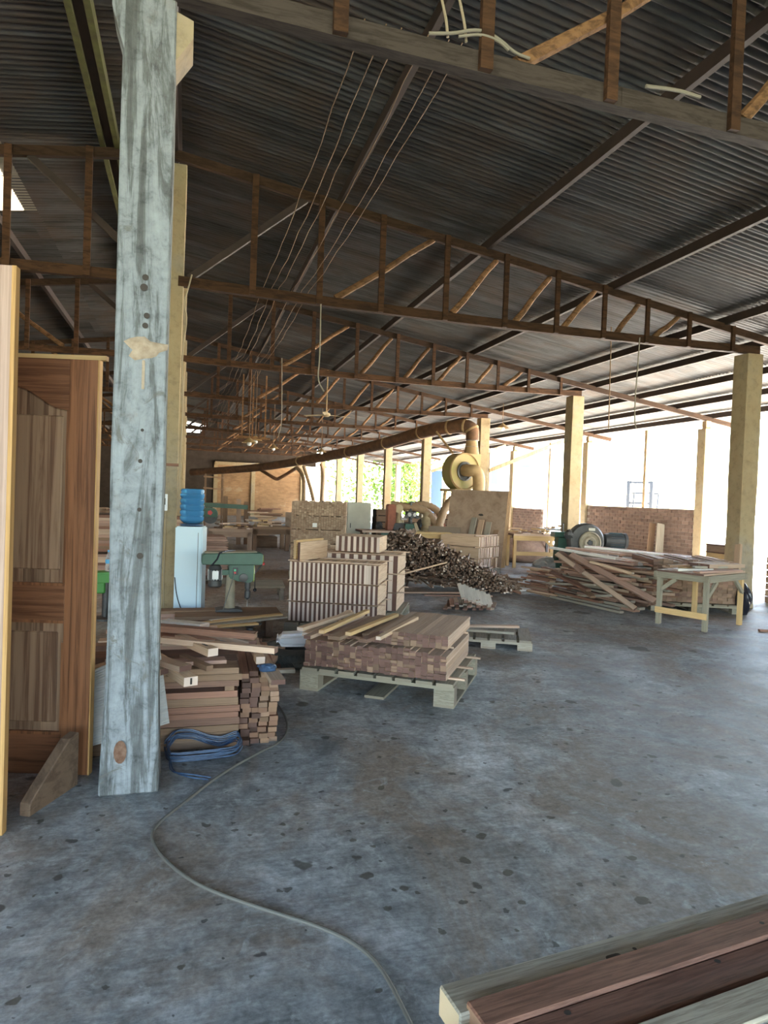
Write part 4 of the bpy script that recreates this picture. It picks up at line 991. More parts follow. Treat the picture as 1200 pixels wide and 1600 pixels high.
# pink stack with rounded board noses
me = MB(); me.prism([(-.5, -.016), (.42, -.016), (.46, -.010), (.47, 0), (.46, .010), (.42, .016), (-.5, .016)], -.3, .3); nose = me.mesh('rounded_board', 'pink_board')
for r in range(18):
    o = bpy.data.objects.new('rounded_board', nose); C.objects.link(o); o.location = (.37-.004*max(0, r-14)**2, 7.4, .11+.034*r); tag(o, f'pinkish round-nosed board in the stack behind the drill press, {ORD[r]} from the bottom', 'board', 'rounded pink boards')
pallet((-.1, 7.08), 0, .95, .62, .09, 'pallet under the pinkish rounded boards behind the drill press', 5, bottom=False)
# low slatted bench
sb = thing('slatted_bench', 'low grey slatted bench on the floor beyond the drill press', 'bench', (1.0, 5.55, 0), R(-4))
for k in range(6): board('slat', 'grey_board', (.52, .05, .018), X4((.22, .10*k, .17+.004*k)), parent=sb)
for x in (.0, .44):
    board('bearer', 'grey_board', (.56, .04, .04), X4((x, .25, .145), R(90)), parent=sb)
    for y in (.02, .48): board('leg', 'grey_board', (.125, .06, .06), X4((x, y, .0625), 0, R(90)), parent=sb)

# ------------------------------------------------------------------ back of the shop
plain('rust_duct', (.19, .095, .045), .8, c2=(.10, .05, .028), sc=5, bmp=.2)
plain('tan_metal', (.40, .27, .13), .7, c2=(.30, .19, .09), sc=6)
plain('blower_yellow', (.24, .21, .06), .7, c2=(.3, .2, .09), sc=3.5)
plain('hose_tan', (.36, .24, .14), .7, c2=(.28, .18, .1), sc=9)
def ribbed_hose(pts, r, it=3):
    P = smooth_path(pts, it); tot = sum((a-b_).length for a, b_ in zip(P[:-1], P[1:])); n_ = max(8, int(tot/.05)); Q = []; acc = 0; step = tot/n_; tgt = 0
    for a, b_ in zip(P[:-1], P[1:]):
        l_ = (b_-a).length
        while tgt <= acc+l_+1e-9 and len(Q) <= n_: Q.append(a.lerp(b_, (tgt-acc)/l_ if l_ else 0)); tgt += step
        acc += l_
    return MB().tube(Q, [r*(1.0 if i % 2 else .86) for i in range(len(Q))], 10)
# dust blower on its stand
bl = thing('dust_blower', 'big dusty yellow dust blower on a stand beside the column', 'blower', (6.80, 12.45, 0), R(16))
vs = []; n_ = 32; sp_ = []
for j in range(n_):
    a = math.pi/2+2*math.pi*j/n_*.80+.1; r = .46+.06*j/n_; sp_.append((r*math.cos(a), 2.10+r*math.sin(a)))
sp_ += [(.50, 2.08), (.50, 2.56), (.14, 2.56)]
mb = MB(); mb.prism(sp_, -.17, .17); mb.build('scroll_housing', 'blower_yellow', bl, bevel=.01)
mb = MB(); mb.lathe([(.43, -.18), (.45, -.21), (.47, -.18)], 32, X4((-.02, 0, 2.1), rx=R(90)) @ Matrix.Rotation(math.pi, 4, 'X'), cap=False); mb.build('rim_ring', 'tan_metal', bl, smooth=True)
MB().lathe([(.24, 0), (.24, .03), (.20, .04), (.20, .0)], 28, X4((-.02, -.17, 2.1), rx=R(90))).build('inlet_flange', 'dark_metal', bl, smooth=True)
el = smooth_path([(-.02, -.18, 2.12), (-.02, -.42, 2.12), (.10, -.52, 2.10), (.17, -.52, 1.9), (.17, -.50, 1.5)], 3)
MB().tube(el, .15, 18).build('inlet_elbow', 'tan_metal', bl, smooth=True)
MB().tube([(.32, 0, 2.55), (.32, 0, 2.75), (.32, 0, 2.9)], [.20, .16, .145], 20).build('outlet_cone', 'tan_metal', bl, smooth=True)
for z_ in (2.74, 2.9): MB().lathe([(.15, -.012), (.172, 0), (.15, .012)], 20, X4((.32, 0, z_)), cap=False).build('clamp_ring', 'bare_metal', bl, smooth=True)
for x in (-.38, .38):
    for y in (-.3, .3): MB().bar((x, y, 0), (x*.8, y*.7, 1.62), .06, .06).build('leg', 'tan_metal', bl)
MB().box((0, 0, 1.62), (.8, .6, .06)).build('stand_plate', 'tan_metal', bl)
for y in (-.26, .26): MB().bar((-.36, y, .6), (.36, y, .6), .04, .04).build('cross_bar', 'tan_metal', bl)
MB().lathe([(.13, .2), (.15, .22), (.15, .5), (.1, .52)], 20, X4((0, 0, 1.9), rx=R(-90))).build('motor', 'dark_metal', bl, smooth=True)
# long overhead duct
du = thing('dust_duct', 'long rusty dust duct hanging from the blower towards the far left', 'duct', (7.1, 12.55, 2.9))
dp_ = smooth_path([(7.12, 12.54, 2.9), (7.12, 12.54, 3.18), (7.0, 12.62, 3.27), (6.75, 12.9, 3.26), (6.3, 13.7, 3.2), (5.9, 15.6, 3.0), (5.5, 18, 2.87), (4.54, 22, 2.67), (2.93, 25, 2.37), (.4, 28, 2.17)], 2)
k_ = len(dp_)
MB().tube([p-Vector((7.1, 12.55, 2.9)) for p in dp_], [.17 if i < k_*.75 else .155 for i in range(k_)], 18).build('duct_pipe', 'rust_duct', du, smooth=True)
for i in (6, 10, 14, 18, 22, 26, 30):
    if i < k_-1:
        d_ = (dp_[i+1]-dp_[i-1]).normalized(); MB().tube([dp_[i]-d_*.025-Vector((7.1, 12.55, 2.9)), dp_[i]+d_*.025-Vector((7.1, 12.55, 2.9))], .185, 18).build('joint_collar', 'tan_metal', du, smooth=True)
MB().tube([(-.75, .55, .22), (-.45, .1, -.35)], .03, 8).build('branch_stub', 'tan_metal', du)
HS = [([(4.95, 21.4, 2.55), (5.06, 21.4, 2.2), (5.02, 21.3, 1.6), (4.98, 21.3, .02)], 'flexible hose dropping from the duct, rightmost of the far bunch'), ([(4.2, 22.4, 2.4), (4.42, 22, 2.1), (4.40, 21.6, 1.5), (4.36, 21.5, .02)], 'flexible hose dropping from the duct, leftmost of the far bunch'),
      ([(4.45, 22.2, 2.45), (4.6, 22, 1.9), (4.72, 21.7, 1.4), (4.9, 21.6, .5), (4.9, 21.6, .02)], 'flexible hose curving down in the middle of the far bunch'), ([(3.1, 24.6, 2.3), (3.6, 24, 1.95), (3.75, 24, 1.95), (4.4, 23.2, 2.45)], 'dark flexible hose looping under the duct left of the far bunch')]
for pts, lb in HS: o = ribbed_hose(pts, .075).build('flexible_hose', 'hose_tan' if 'dark' not in lb else 'rust_duct', smooth=True); tag(o, lb, 'hose', 'flexible dust hoses')
for pts, lb in (([(6.3, 12.7, .35), (6.33, 12.8, .75), (6.1, 12.9, 1.08), (5.7, 13.0, 1.16), (5.2, 13.1, 1.2)], 'fat dust hose arching left from the floor to the machines'), ([(5.98, 11.9, .3), (6.1, 11.9, .95), (6.3, 11.95, 1.35), (6.7, 12.0, 1.56)], 'fat dust hose rising behind the leaning plywood'),
                ([(6.75, 13.4, .9), (6.5, 13.5, 1.18), (6.1, 13.6, 1.24), (5.7, 13.6, 1.1)], 'short fat dust hose behind the arching one')):
    o = ribbed_hose(pts, .105).build('flexible_hose', 'hose_tan', smooth=True); tag(o, lb, 'hose', 'flexible dust hoses')

# plywood sheets leaning
wood('plywood', (.33, .235, .17), (.28, .19, .135), (.55, .34, .12), (1.5, 1.5, 1.5), .8, (.97, 1.03), 3)
plain('plywood_dust', (.26, .20, .15), .9, c2=(.2, .15, .11), sc=2)
pa = R(-35); FP = frame((5.98, 9.75), pa)
for k in range(4):
    lean = R(22)
    root = thing('plywood_sheet', ('front', 'second', 'third', 'rearmost')[k]+' of the big plywood sheets leaning back before the dust blower', 'sheet', tuple(FP @ Vector((.015*k, .05*k, 0))), pa, 'leaning plywood sheets')
    root.rotation_euler = (-lean, 0, pa)
    MB().box((0, 0, .87), (1.26, .022, 1.72)).build('panel', 'plywood', root)
    MB().box((.6335, 0, .87), (.006, .023, 1.72)).build('cut_edge', 'door_edge', root)
o = MB().box((0, 0, .42), (.7, .02, .84)).build('fibreboard_sheet', 'plywood_dust'); o.location = FP @ Vector((-.62, -.16, 0)); o.rotation_euler = (-R(17), 0, pa); tag(o, 'dusty dark panel leaning at the foot of the plywood', 'panel')
for k in range(4):
    x = -.12+.16*k; M, l_ = span((x, -.14, .0), (x+.10, .27, 1.02-.12*(k == 3)-.04*k)); board('leaning_board', ('grey_board', 'tan_board_brown_end', 'grey_board', 'brown_board')[k], (l_, .12, .02), FP @ M, ('leftmost', 'second', 'third', 'rightmost')[k]+' short board leaning on the front of the plywood', 'board', 'boards leaning on the plywood')
blob('dark_rag', 'hole_dark', tuple(FP @ Vector((.1, .39, 1.06))), (.05, .02, .025), 9, 'small dark scrap caught on the front of the plywood', 'scrap', n=10, rough=.2)
# crates and sawdust filling the space behind the machines
CR = [(4.75, 14.9, .7, .9), (5.5, 14.7, .6, 1.05), (6.2, 14.5, .7, .85), (6.9, 14.3, .55, 1.0)]
for k, (x, y, wd, h) in enumerate(CR):
    c_ = thing('slatted_crate', 'dark slatted crate behind the machine cluster, '+ORD[k]+' from the left', 'crate', (x, y, 0), R(-6+5*k), 'crates behind the machines')
    MB().box((0, 0, h/2), (wd-.04, .5, h-.02)).build('box_body', 'dark_cladding', c_)
    for j in range(6): board('slat', 'brown_board', (wd, .02, h/6-.03), X4((0, -.26, h*(j+.5)/6)), parent=c_)
    for x_ in (-wd/2+.03, wd/2-.03): board('corner_post', 'brown_board', (h, .05, .03), X4((x_, -.285, h/2), 0, R(90)), parent=c_)
plain('sawdust', (.30, .19, .13), .95, c2=(.22, .13, .09), sc=14, bmp=.4)
blob('sawdust_heap', 'sawdust', (7.75, 10.75, 0), (.75, .4, .30), 52, 'low reddish sawdust heap under the dark steel bench', 'heap', n=26, rough=.06, flat=False)

# machines along the far bench
wb_ = thing('machine_bench', 'long bench under the cluster of machines beyond the stick heap', 'bench', (4.4, 13.0, 0))
board('bench_top', 'tan_board', (2.8, .7, .05), X4((1.35, 0, .53)), parent=wb_)
board('front_apron', 'machine_green', (2.2, .04, .12), X4((1.5, -.3, .44)), parent=wb_) if False else MB().box((1.55, -.3, .44), (2.2, .04, .12)).build('front_apron', 'machine_green', wb_)
for x in (.1, 1.35, 2.6):
    for y in (-.28, .28): board('leg', 'brown_board', (.5, .07, .07), X4((x, y, .252), 0, R(90)), parent=wb_)
plain('cabinet_cream', (.58, .56, .47), .6, c2=(.5, .48, .4), sc=4)
cbn = thing('steel_cabinet', 'cream steel cabinet left of the machine cluster', 'cabinet', (4.55, 13.9, 0), R(-8))
MB().box((0, 0, .62), (.62, .45, 1.2)).build('body', 'cabinet_cream', cbn, bevel=.008)
dd = MB().box((.0, -.23, .62), (.58, .015, 1.14)).build('front_panel', 'cabinet_cream', cbn)
MB().box((-.22, -.245, .62), (.02, .015, .12)).build('handle', 'dark_metal', dd)
for x in (-.26, .26): MB().box((x, 0, .01), (.06, .4, .02)).build('foot', 'dark_metal', cbn)
mo = thing('sanding_machine', 'machine with an upright rust-red belt guard at the left of the cluster', 'machine', (5.2, 13.0, .556))
plain('rust_red', (.30, .09, .045), .6, c2=(.2, .06, .03), sc=7)
plain('sand_beige', (.46, .36, .22), .7, c2=(.36, .27, .15), sc=8)
MB().prism([(-.14, 0), (-.14, .62), (-.10, .66), (.05, .66), (.08, .6), (.08, .2), (.0, 0)], -.1, .1).build('belt_guard', 'rust_red', mo, bevel=.01)
MB().box((.17, 0, .1), (.3, .2, .18)).build('base', 'dark_metal', mo, bevel=.01)
MB().lathe([(.0, -.08), (.11, -.08), (.11, .08), (0, .08)], 20, X4((.16, 0, .55), rx=R(90))).build('top_wheel', 'sand_beige', mo, smooth=True)
MB().tube([(.18, 0, .18), (.20, 0, .5)], [.07, .05], 12).build('pillar', 'sand_beige', mo)
MB().box((.30, -.03, .30), (.16, .12, .06)).build('table', 'bare_metal', mo)
mo = thing('spindle_moulder', 'dark spindle machine with a beige side guard in the machine cluster', 'machine', (5.68, 12.95, .556))
MB().prism([(-.2, 0), (-.17, .18), (.10, .18), (.16, 0)], -.14, .14).build('base', 'machine_green', mo, bevel=.01)
MB().prism([(.10, 0), (.05, .2), (.11, .22), (.2, .02)], -.16, -.10).build('side_guard', 'sand_beige', mo)
MB().tube([(0, 0, .18), (0, 0, .72)], [.05, .03], 12).build('column', 'dark_metal', mo, smooth=True)
MB().box((0, -.02, .42), (.26, .16, .16)).build('head', 'dark_metal', mo, bevel=.02)
for k in range(5): MB().lathe([(.0, -.02), (.05, -.02), (.05, .02), (0, .02)], 12, X4((-.14+.07*k, -.12, .36+.05*(k % 2)), rx=R(90))).build('pulley', 'bare_metal' if k % 2 else 'dark_metal', mo, smooth=True)
MB().lathe([(.09, .72), (.09, .735), (.03, .75)], 14).build('top_plate', 'machine_green', mo)
mo = thing('carved_block', 'beige lumpy turned block standing in the machine cluster', 'block', (6.1, 12.9, .556))
MB().lathe([(.14, 0), (.15, .08), (.10, .14), (.13, .22), (.13, .32), (.09, .38), (.12, .46), (.10, .5)], 14).build('turned_body', 'sand_beige', mo, smooth=True)
o = MB().lathe([(.20, 0), (.17, .08), (.05, .27), (.02, .28)], 4, X4((6.45, 12.75, .556), R(45))).build('red_guard', 'rust_red'); tag(o, 'red pyramid-shaped guard at the right of the machine cluster', 'guard')
for k in range(7):
    o = blob('machine_clutter', ('dark_metal', 'rust_red', 'sand_beige', 'brown_board')[k % 4], (4.95+.28*k, 13.28, .556), (.09, .08, .10+.05*(k % 3)), 20+k, 'lump of tools and offcuts at the back of the machine bench, '+ORD[k]+' from the left', 'clutter', n=10, rough=.25)
# bench with cream board behind the stick heap
st = thing('sawing_bench', 'narrow yellow bench right behind the stick heap', 'bench', (4.75, 9.1, 0), R(-12))
board('top_board', 'yellow_board', (.9, .3, .04), X4((0, 0, .72)), parent=st); board('apron', 'yellow_board', (.85, .03, .07), X4((0, -.13, .66)), parent=st)
for x in (-.38, .38):
    for y in (-.1, .1): board('leg', 'tan_board', (.69, .06, .06), X4((x, y, .345), 0, R(90)), parent=st)

# far left: table with offcuts, radial arm saw
def junk_table(loc, rz, wd, dp, h, label, mat, seed, n_, jlabel):
    rnd = random.Random(seed)
    tb_ = thing('timber_table', label, 'table', loc, rz)
    board('table_top', mat, (wd, dp, .06), X4((0, 0, h-.03)), parent=tb_)
    board('apron', mat, (wd, .03, .12), X4((0, -dp/2+.03, h-.12)), parent=tb_)
    for x in (-wd/2+.06, wd/2-.06):
        for y in (-dp/2+.06, dp/2-.06): board('leg', mat, (h-.06, .09, .09), X4((x, y, (h-.06)/2), 0, R(90)), parent=tb_)
    Fm = frame((loc[0], loc[1]), rz)
    for k in range(n_):
        board('offcut', rnd.choice(('tan_board', 'pale_board_pale_end', 'brown_board', 'yellow_board')), (rnd.uniform(.25, .5), rnd.uniform(.05, .1), .03), Fm @ X4((rnd.uniform(-.4, .4)*wd*.9, rnd.uniform(-.4, .4)*dp*.8, h+.016+.031*(k//4)), rnd.uniform(0, 3)), jlabel, 'offcut', jlabel+'s')
junk_table((1.2, 12.3, 0), R(-6), .95, .7, .56, 'yellowish timber table with offcuts in the far left of the shop', 'tan_board', 4, 14, 'offcut on the yellowish far table')
junk_table((2.15, 13.2, 0), R(4), .9, .7, .58, 'dark timber table heaped with offcuts near the far brick wall', 'brown_board', 8, 18, 'offcut on the dark far table')
for k in range(22):
    board('offcut', random.choice(('tan_board', 'pale_board_pale_end', 'red_board')), (random.uniform(.4, .7), .07, .035), X4((2.15+random.uniform(-.2, .2), 14.1+random.uniform(-.1, .1), .30+.036*k*.9), random.gauss(0, .35)), 'offcut in the loose stack behind the dark far table', 'offcut', 'offcuts behind the dark far table')
o = MB().box((2.15, 14.1, .14), (.6, .5, .28)).build('crate', 'brown_board', bevel=.01); tag(o, 'dark crate under the loose offcut stack by the far wall', 'crate')
o = MB().box((0, 0, .45), (.9, .02, .9)).build('wall_panel', 'plywood'); o.location = (3.2, 14.6, 0); o.rotation_euler = (-R(10), 0, R(-5)); tag(o, 'reddish panel leaning left of the tall brown stack', 'panel')
rs = thing('radial_arm_saw', 'green radial arm saw above the yellowish far table', 'saw', (.85, 12.9, 0), R(-4))
MB().bar((-.3, 0, 1.06), (.75, 0, 1.03), .10, .10).build('arm', 'machine_green', rs)
MB().prism([(-.28, .78), (-.28, .96), (-.2, 1.0), (.02, .98), (.08, .88), (.06, .78)], -.16, .0).build('blade_guard', 'machine_green', rs, bevel=.02, seg=2)
MB().lathe([(.0, -.004), (.06, -.004), (.06, .004), (0, .004)], 5, X4((-.1, -.165, .88), rx=R(90))).build('red_emblem', 'red_plastic', rs)
MB().lathe([(0, -.01), (.17, -.01), (.17, .01), (0, .01)], 28, X4((-.1, -.02, .79), rx=R(90))).build('saw_blade', 'dark_metal', rs)
MB().tube([(-.32, 0, 0), (-.32, 0, 1.1)], .06, 14).build('post', 'machine_green', rs)
MB().box((-.32, 0, .02), (.3, .3, .04)).build('base_plate', 'dark_metal', rs)
for k, x in enumerate((1.2, 1.55, 1.75)):
    M, l_ = span((x, 14.8, 0), (x, 15.1, 1.25-.06*k)); board('standing_board', ('brown_board', 'tan_board', 'brown_board')[k], (l_, .12, .03), M, ('left', 'middle', 'right')[k]+' board standing upright behind the green radial arm saw', 'board', 'boards standing behind the radial saw')
# ladder-like frame in the dark doorway
ld = thing('wooden_rack', 'spindly wooden rack in the dark doorway behind the water bottle', 'rack', (.75, 18.0, 0))
for x in (0, .5): board('upright', 'brown_board', (1.9, .06, .06), X4((x, 0, .95), 0, R(90)), parent=ld)
for z_ in (.5, 1.0, 1.45, 1.8): board('rung', 'brown_board', (.62, .05, .05), X4((.25, -.05, z_), 0, random.uniform(-.1, .1)), parent=ld)

# ------------------------------------------------------------------ right machines
gm = thing('machine_pedestal', 'green iron machine pedestal left of the belt wheel', 'pedestal', (7.25, 8.35, 0), R(-15))
MB().prism([(-.20, 0), (-.13, .12), (-.10, .74), (.12, .74), (.14, .12), (.22, 0)], -.14, .14).build('foot_casting', 'machine_green', gm, bevel=.01)
MB().box((0, 0, .79), (.36, .34, .1)).build('head_block', 'machine_green', gm, bevel=.01)
MB().tube([(.02, 0, .84), (.02, 0, 1.0)], .012, 8).build('spindle', 'dark_metal', gm); MB().box((.02, 0, 1.0), (.05, .03, .012)).build('spindle_cap', 'dark_metal', gm)
bw = thing('belt_wheel_machine', 'dark machine with a round belt guard and dusty wheel behind the plank heap', 'machine', (7.5, 7.75, 0), R(-12))
MB().box((0, 0, .26), (.9, .5, .52)).build('base', 'dark_metal', bw, bevel=.01)
MB().lathe([(.0, -.09), (.31, -.09), (.34, -.06), (.34, .06), (.31, .09), (0, .09)], 36, X4((-.1, 0, .70), rx=R(90))).build('belt_guard', 'dark_metal', bw, smooth=True)
whl = MB().lathe([(.06, -.05), (.10, -.06), (.13, -.03), (.17, -.03), (.19, -.06), (.21, -.05), (.21, .0), (.06, 0)], 28, X4((-.06, -.10, .68), rx=R(90)) @ Matrix.Rotation(math.pi, 4, 'X'), cap=False).build('wheel', 'dusty_top', bw, smooth=True)
for k in range(5): MB().box((0, 0, 0), (.13, .04, .025), X4((-.06, -.125, .68), 0, 2*math.pi*k/5) @ Matrix.Translation((.06, 0, 0))).build('spoke', 'dusty_top', whl)
MB().lathe([(0, 0), (.05, 0), (.045, .05), (0, .05)], 16, X4((-.06, -.10, .68), rx=R(90))).build('hub', 'dark_metal', whl, smooth=True)
MB().box((-.02, -.10, .93), (.12, .02, .05)).build('guard_plate', 'cabinet_cream', bw)
mot = MB().lathe([(.05, -.24), (.13, -.22), (.14, -.15), (.14, .14), (.15, .15), (.15, .2), (.09, .22)], 22, X4((.50, .05, .72), 0, R(90))).build('motor', 'dark_metal', bw, smooth=True)
plain('motor_blue', (.035, .06, .075), .5)
mb = MB()
for k in range(16): mb.box((0, 0, 0), (.26, .006, .02), X4((.50, .05, .72), 0, 0, 2*math.pi*k/16) @ Matrix.Translation((0, 0, .145)))
mb.build('cooling_fins', 'motor_blue', mot)
MB().box((.5, .05, .55), (.3, .24, .07)).build('motor_mount', 'dusty_top', bw)
blob('lever_head', 'dark_metal', (-.42, -.02, .72), (.10, .09, .10), 31, parent=bw, n=12, rough=.12)
MB().tube([(-.4, 0, .5), (-.42, 0, .78)], .03, 8).build('lever', 'dark_metal', bw)
# work bench with offcuts between plywood and pedestal
rb = thing('offcut_bench', 'light wooden bench with diagonal brace right of the plywood', 'bench', (7.05, 9.75, 0), R(-6))
board('top_board', 'tan_board', (1.1, .5, .04), X4((.35, 0, .70)), parent=rb); board('apron', 'yellow_board', (1.1, .03, .1), X4((.35, -.24, .63)), parent=rb)
for x in (-.15, .85):
    for y in (-.2, .2): board('leg', 'yellow_board', (.68, .06, .06), X4((x, y, .34), 0, R(90)), parent=rb)
M, l_ = span((.85, -.22, .30), (.5, -.22, .62)); board('brace', 'yellow_board', (l_, .03, .05), M, parent=rb)
board('stretcher', 'yellow_board', (1.0, .03, .08), X4((.35, -.2, .3)), parent=rb)
Fb = frame((7.05, 9.75), R(-6))
for k in range(20): board('offcut', random.choice(('tan_board', 'pale_board_pale_end', 'yellow_board')), (random.uniform(.15, .35), .05, .025), Fb @ X4((random.uniform(-.1, .8), random.uniform(-.2, .2), .734+.027*(k//6)), random.uniform(0, 3)), 'offcut on the light bench right of the plywood', 'offcut', 'offcuts on the light bench')
rb2 = thing('dark_bench', 'thin dark steel bench with scraps beyond the light bench', 'bench', (8.6, 10.6, 0), R(-4))
MB().box((0, 0, .78), (1.0, .5, .04)).build('top_plate', 'dark_metal', rb2)
for x in (-.45, .45):
    for y in (-.2, .2): MB().box((x, y, .38), (.04, .04, .76)).build('leg', 'dark_metal', rb2)
for k in range(14): board('offcut', random.choice(('tan_board', 'pale_board_pale_end')), (.25, .05, .025), X4((8.6+random.uniform(-.4, .4), 10.6+random.uniform(-.2, .2), .815+.027*(k//5)), random.uniform(0, 3)), 'scrap on the thin dark steel bench', 'scrap', 'scraps on the dark bench')
# crumpled film and green strips on the floor there
plain('grey_film', (.42, .4, .37), .4, c2=(.3, .28, .25), sc=8)
blob('crumpled_film', 'grey_film', (7.15, 8.55, 0), (.35, .25, .17), 41, 'crumpled grey plastic film on the floor beside the square stack', 'film', n=26, rough=.12)
plain('green_strip', (.10, .22, .17), .5)
for k in range(9):
    o = MB().tube(smooth_path([(6.9+.1*k, 7.6+.08*(k % 4), .012+.012*(k % 3)), (7.1+.09*k, 7.7, .02+.012*(k % 3)), (7.45+.07*k, 7.5+.07*(k % 5), .012)], 2), .012, 6).build('plastic_strip', 'green_strip' if k % 3 else 'grey_film', smooth=True)
    tag(o, ('green' if k % 3 else 'grey')+' plastic strip among the floor scraps before the green pedestal', 'strip', 'plastic strips before the pedestal')
blob('dark_scrap', 'hole_dark', (5.75, 6.75, 0), (.16, .07, .02), 44, 'flat dark scrap on the floor before the square stack', 'scrap', n=14, rough=.2)
# block stack beyond the work table, outside planks
for r in range(6):
    for c_ in range(7):
        board('clay_block', 'tan_board_brown_end' if r % 2 else 'yellow_board', (.5, .055, .11), X4((9.0+.06*c_, 6.2, .06+.13*r+.0), R(90)), 'upright offcut in the slatted stack between the two right columns, '+('ochre' if r % 2 == 0 else 'brown')+' row', 'offcut', 'slatted stack between the right columns')
    board('sticker_strip', 'tan_board', (.45, .5, .018), X4((9.18, 6.2, .125+.13*r)), 'flat spacer board in the slatted stack between the right columns', 'board', 'spacers of the slatted stack')
for r in range(7):
    board('bright_board', 'white_board', (.9, .3, .03), X4((9.3+random.uniform(-.1, .1), 8.2, .02+.06*r), R(70)+random.uniform(-.2, .2)), 'white board in the pile by the outer post', 'board', 'white pile by the outer post')  # whole pile in the plain white wood material
for r in range(7):
    for c_ in range(3): board('clay_block', 'tan_board_brown_end', (.4, .12, .09), X4((8.75+.125*c_, 4.7, .05+.1*r), R(90)), 'brown block in the stack right behind the pale column', 'block', 'block stack behind the pale column')
M, l_ = span((10.75, 9.9, .0), (10.9, 10.05, 1.0)); board('leaning_plank', 'grey_board', (l_, .2, .03), M, 'short grey plank leaning on the low brick wall, right one', 'plank')
M, l_ = span((10.72, 10.2, .0), (10.9, 10.35, 1.0)); board('leaning_plank', 'brown_board', (l_, .16, .03), M, 'short brown plank leaning on the low brick wall, left one', 'plank')

# ------------------------------------------------------------------ hanging things
plain('thin_wire', (.22, .13, .065), .7)
for k, x in enumerate((.98, 1.08, 1.165, 1.31, 1.42, 1.50)):
    pts = []
    for i in range(0, 5):
        for j in range(12):
            t_ = j/12; y = (i+t_)*BAY; pts.append((x+.006*math.sin(y*6+k)+.004*math.sin(y*13+2*k)-.01*i, y, 3.715-(.10+.02*math.sin(k*2))*4*t_*(1-t_)*.6))
    o = MB().tube(pts, .0032, 5).build('overhead_wire', 'thin_wire'); tag(o, f'thin wavy wire strung over the truss chords, {ORD[k]} from the left of the six', 'wire', 'wavy wires under the roof')
plain('white_cable', (.22, .19, .14), .6)
o = MB().tube(smooth_path([(1.30, -.03, 3.70), (1.42, -.05, 3.712), (1.55, -.06, 3.76), (1.66, -.06, 3.74), (1.76, -.05, 3.69), (1.85, -.04, 3.69)], 2), .008, 8).build('cable_loop', 'white_cable', smooth=True); tag(o, 'white cable looped on the nearest truss chord', 'cable')
o = MB().tube(smooth_path([(1.45, -.05, 3.705), (1.56, -.07, 3.73), (1.66, -.07, 3.72), (1.72, -.06, 3.69)], 2), .007, 8).build('cable_loop', 'white_cable', smooth=True); tag(o, 'shorter white cable beneath the looped one on the nearest chord', 'cable')
for k, x in enumerate((1.37, 1.47)):
    o = MB().tube(smooth_path([(x+.03, -.03, 3.70), (x+.02, -.03, 3.78), (x, -.03, 3.85), (x-.015, -.03, 3.90)], 2), [.004+.007*i/16 for i in range(17)][::-1][:14] if False else .007, 6).build('frayed_end', 'pale_cord', smooth=True); tag(o, ('left', 'right')[k]+' frayed wire end sticking up from the nearest truss chord', 'wire', 'frayed wire ends')
o = MB().tube(smooth_path([(2.55, -.05, 3.685), (2.75, -.06, 3.70), (2.9, -.06, 3.69)], 2), .010, 6).build('cable_loop', 'white_cable', smooth=True); tag(o, 'short white cable piece on the nearest chord past the middle post', 'cable')
for pts, lb in (([(1.62, 4.40, 3.6), (1.63, 4.40, 2.96), (1.61, 4.40, 2.7), (1.69, 4.40, 2.58)], 'white cord hanging from the second truss, near the wires'), ([(1.77, 8.85, 3.8), (1.80, 8.85, 2.9), (1.80, 8.85, 2.6), (1.75, 8.85, 2.4)], 'white cord hanging from the third truss, near the wires'),
                ([(5.89, 4.40, 3.62), (5.88, 4.40, 3.2), (5.86, 4.40, 2.8), (5.87, 4.40, 2.5), (5.9, 4.4, 2.42)], 'white cord hanging from the second truss over the jumbled heap'), ([(6.55, 6.0, 4.2), (6.58, 6.0, 2.6)], 'thin cord hanging from the roof left of the pale column')):
    o = MB().tube(smooth_path(pts, 2), .008, 6).build('hanging_cord', 'white_cable' if 'white' in lb else 'thin_wire', smooth=True); tag(o, lb, 'cord', 'hanging cords')
def lamp(loc, top, label):
    l_ = thing('pendant_lamp', label, 'lamp', loc)
    MB().tube([(0, 0, .1), (0, 0, top-loc[2])], .008, 6).build('cord', 'thin_wire', l_)
    MB().lathe([(.02, .12), (.04, .10), (.17, .0), (.175, -.005)], 20, cap=False).build('shade', 'tan_metal', l_, smooth=True)
    MB().lathe([(.02, .03), (.05, .0), (.055, -.04), (.03, -.07), (.002, -.075)], 14).build('bulb', 'white_plastic', l_, smooth=True)
lamp((8.17, 13.0, 3.33), 4.0, 'pendant lamp hanging right of the column by the blower')
lamp((1.76, 13.2, 2.63), 4.3, 'tin pendant lamp low over the far left tables, upper of two')
lamp((1.60, 13.0, 2.56), 4.3, 'tin pendant lamp low over the far left tables, lower of two')
lamp((2.9, 19, 2.85), 4.3, 'small far pendant lamp left of the duct')
lamp((4.3, 18, 2.75), 4.2, 'small far pendant lamp just above the duct')
fr = thing('lamp_frame', 'hanging wooden lamp frame with two long hangers over the far left', 'frame', (1.35, 13.1, 2.68))
MB().bar((-.05, 0, 0), (.75, 0, 0), .04, .05).build('crossbar', 'pole_timber', fr)
for x in (.32, .62, .08): MB().bar((x, 0, 0), (x, 0, 1.5), .035, .035).build('hanger', 'pole_timber', fr)
MB().bar((-.1, .15, .04), (.6, .15, .04), .03, .03).build('crossbar', 'pole_timber', fr)
fn = thing('ceiling_fan', 'small pale ceiling fan hanging between the far trusses', 'fan', (3.43, 13.0, 3.33))
MB().tube([(0, 0, .02), (0, 0, 1.1)], .015, 8).build('rod', 'tan_metal', fn)
MB().lathe([(.02, .08), (.09, .05), (.10, 0), (.06, -.03), (.002, -.035)], 18).build('motor', 'sand_beige', fn, smooth=True)
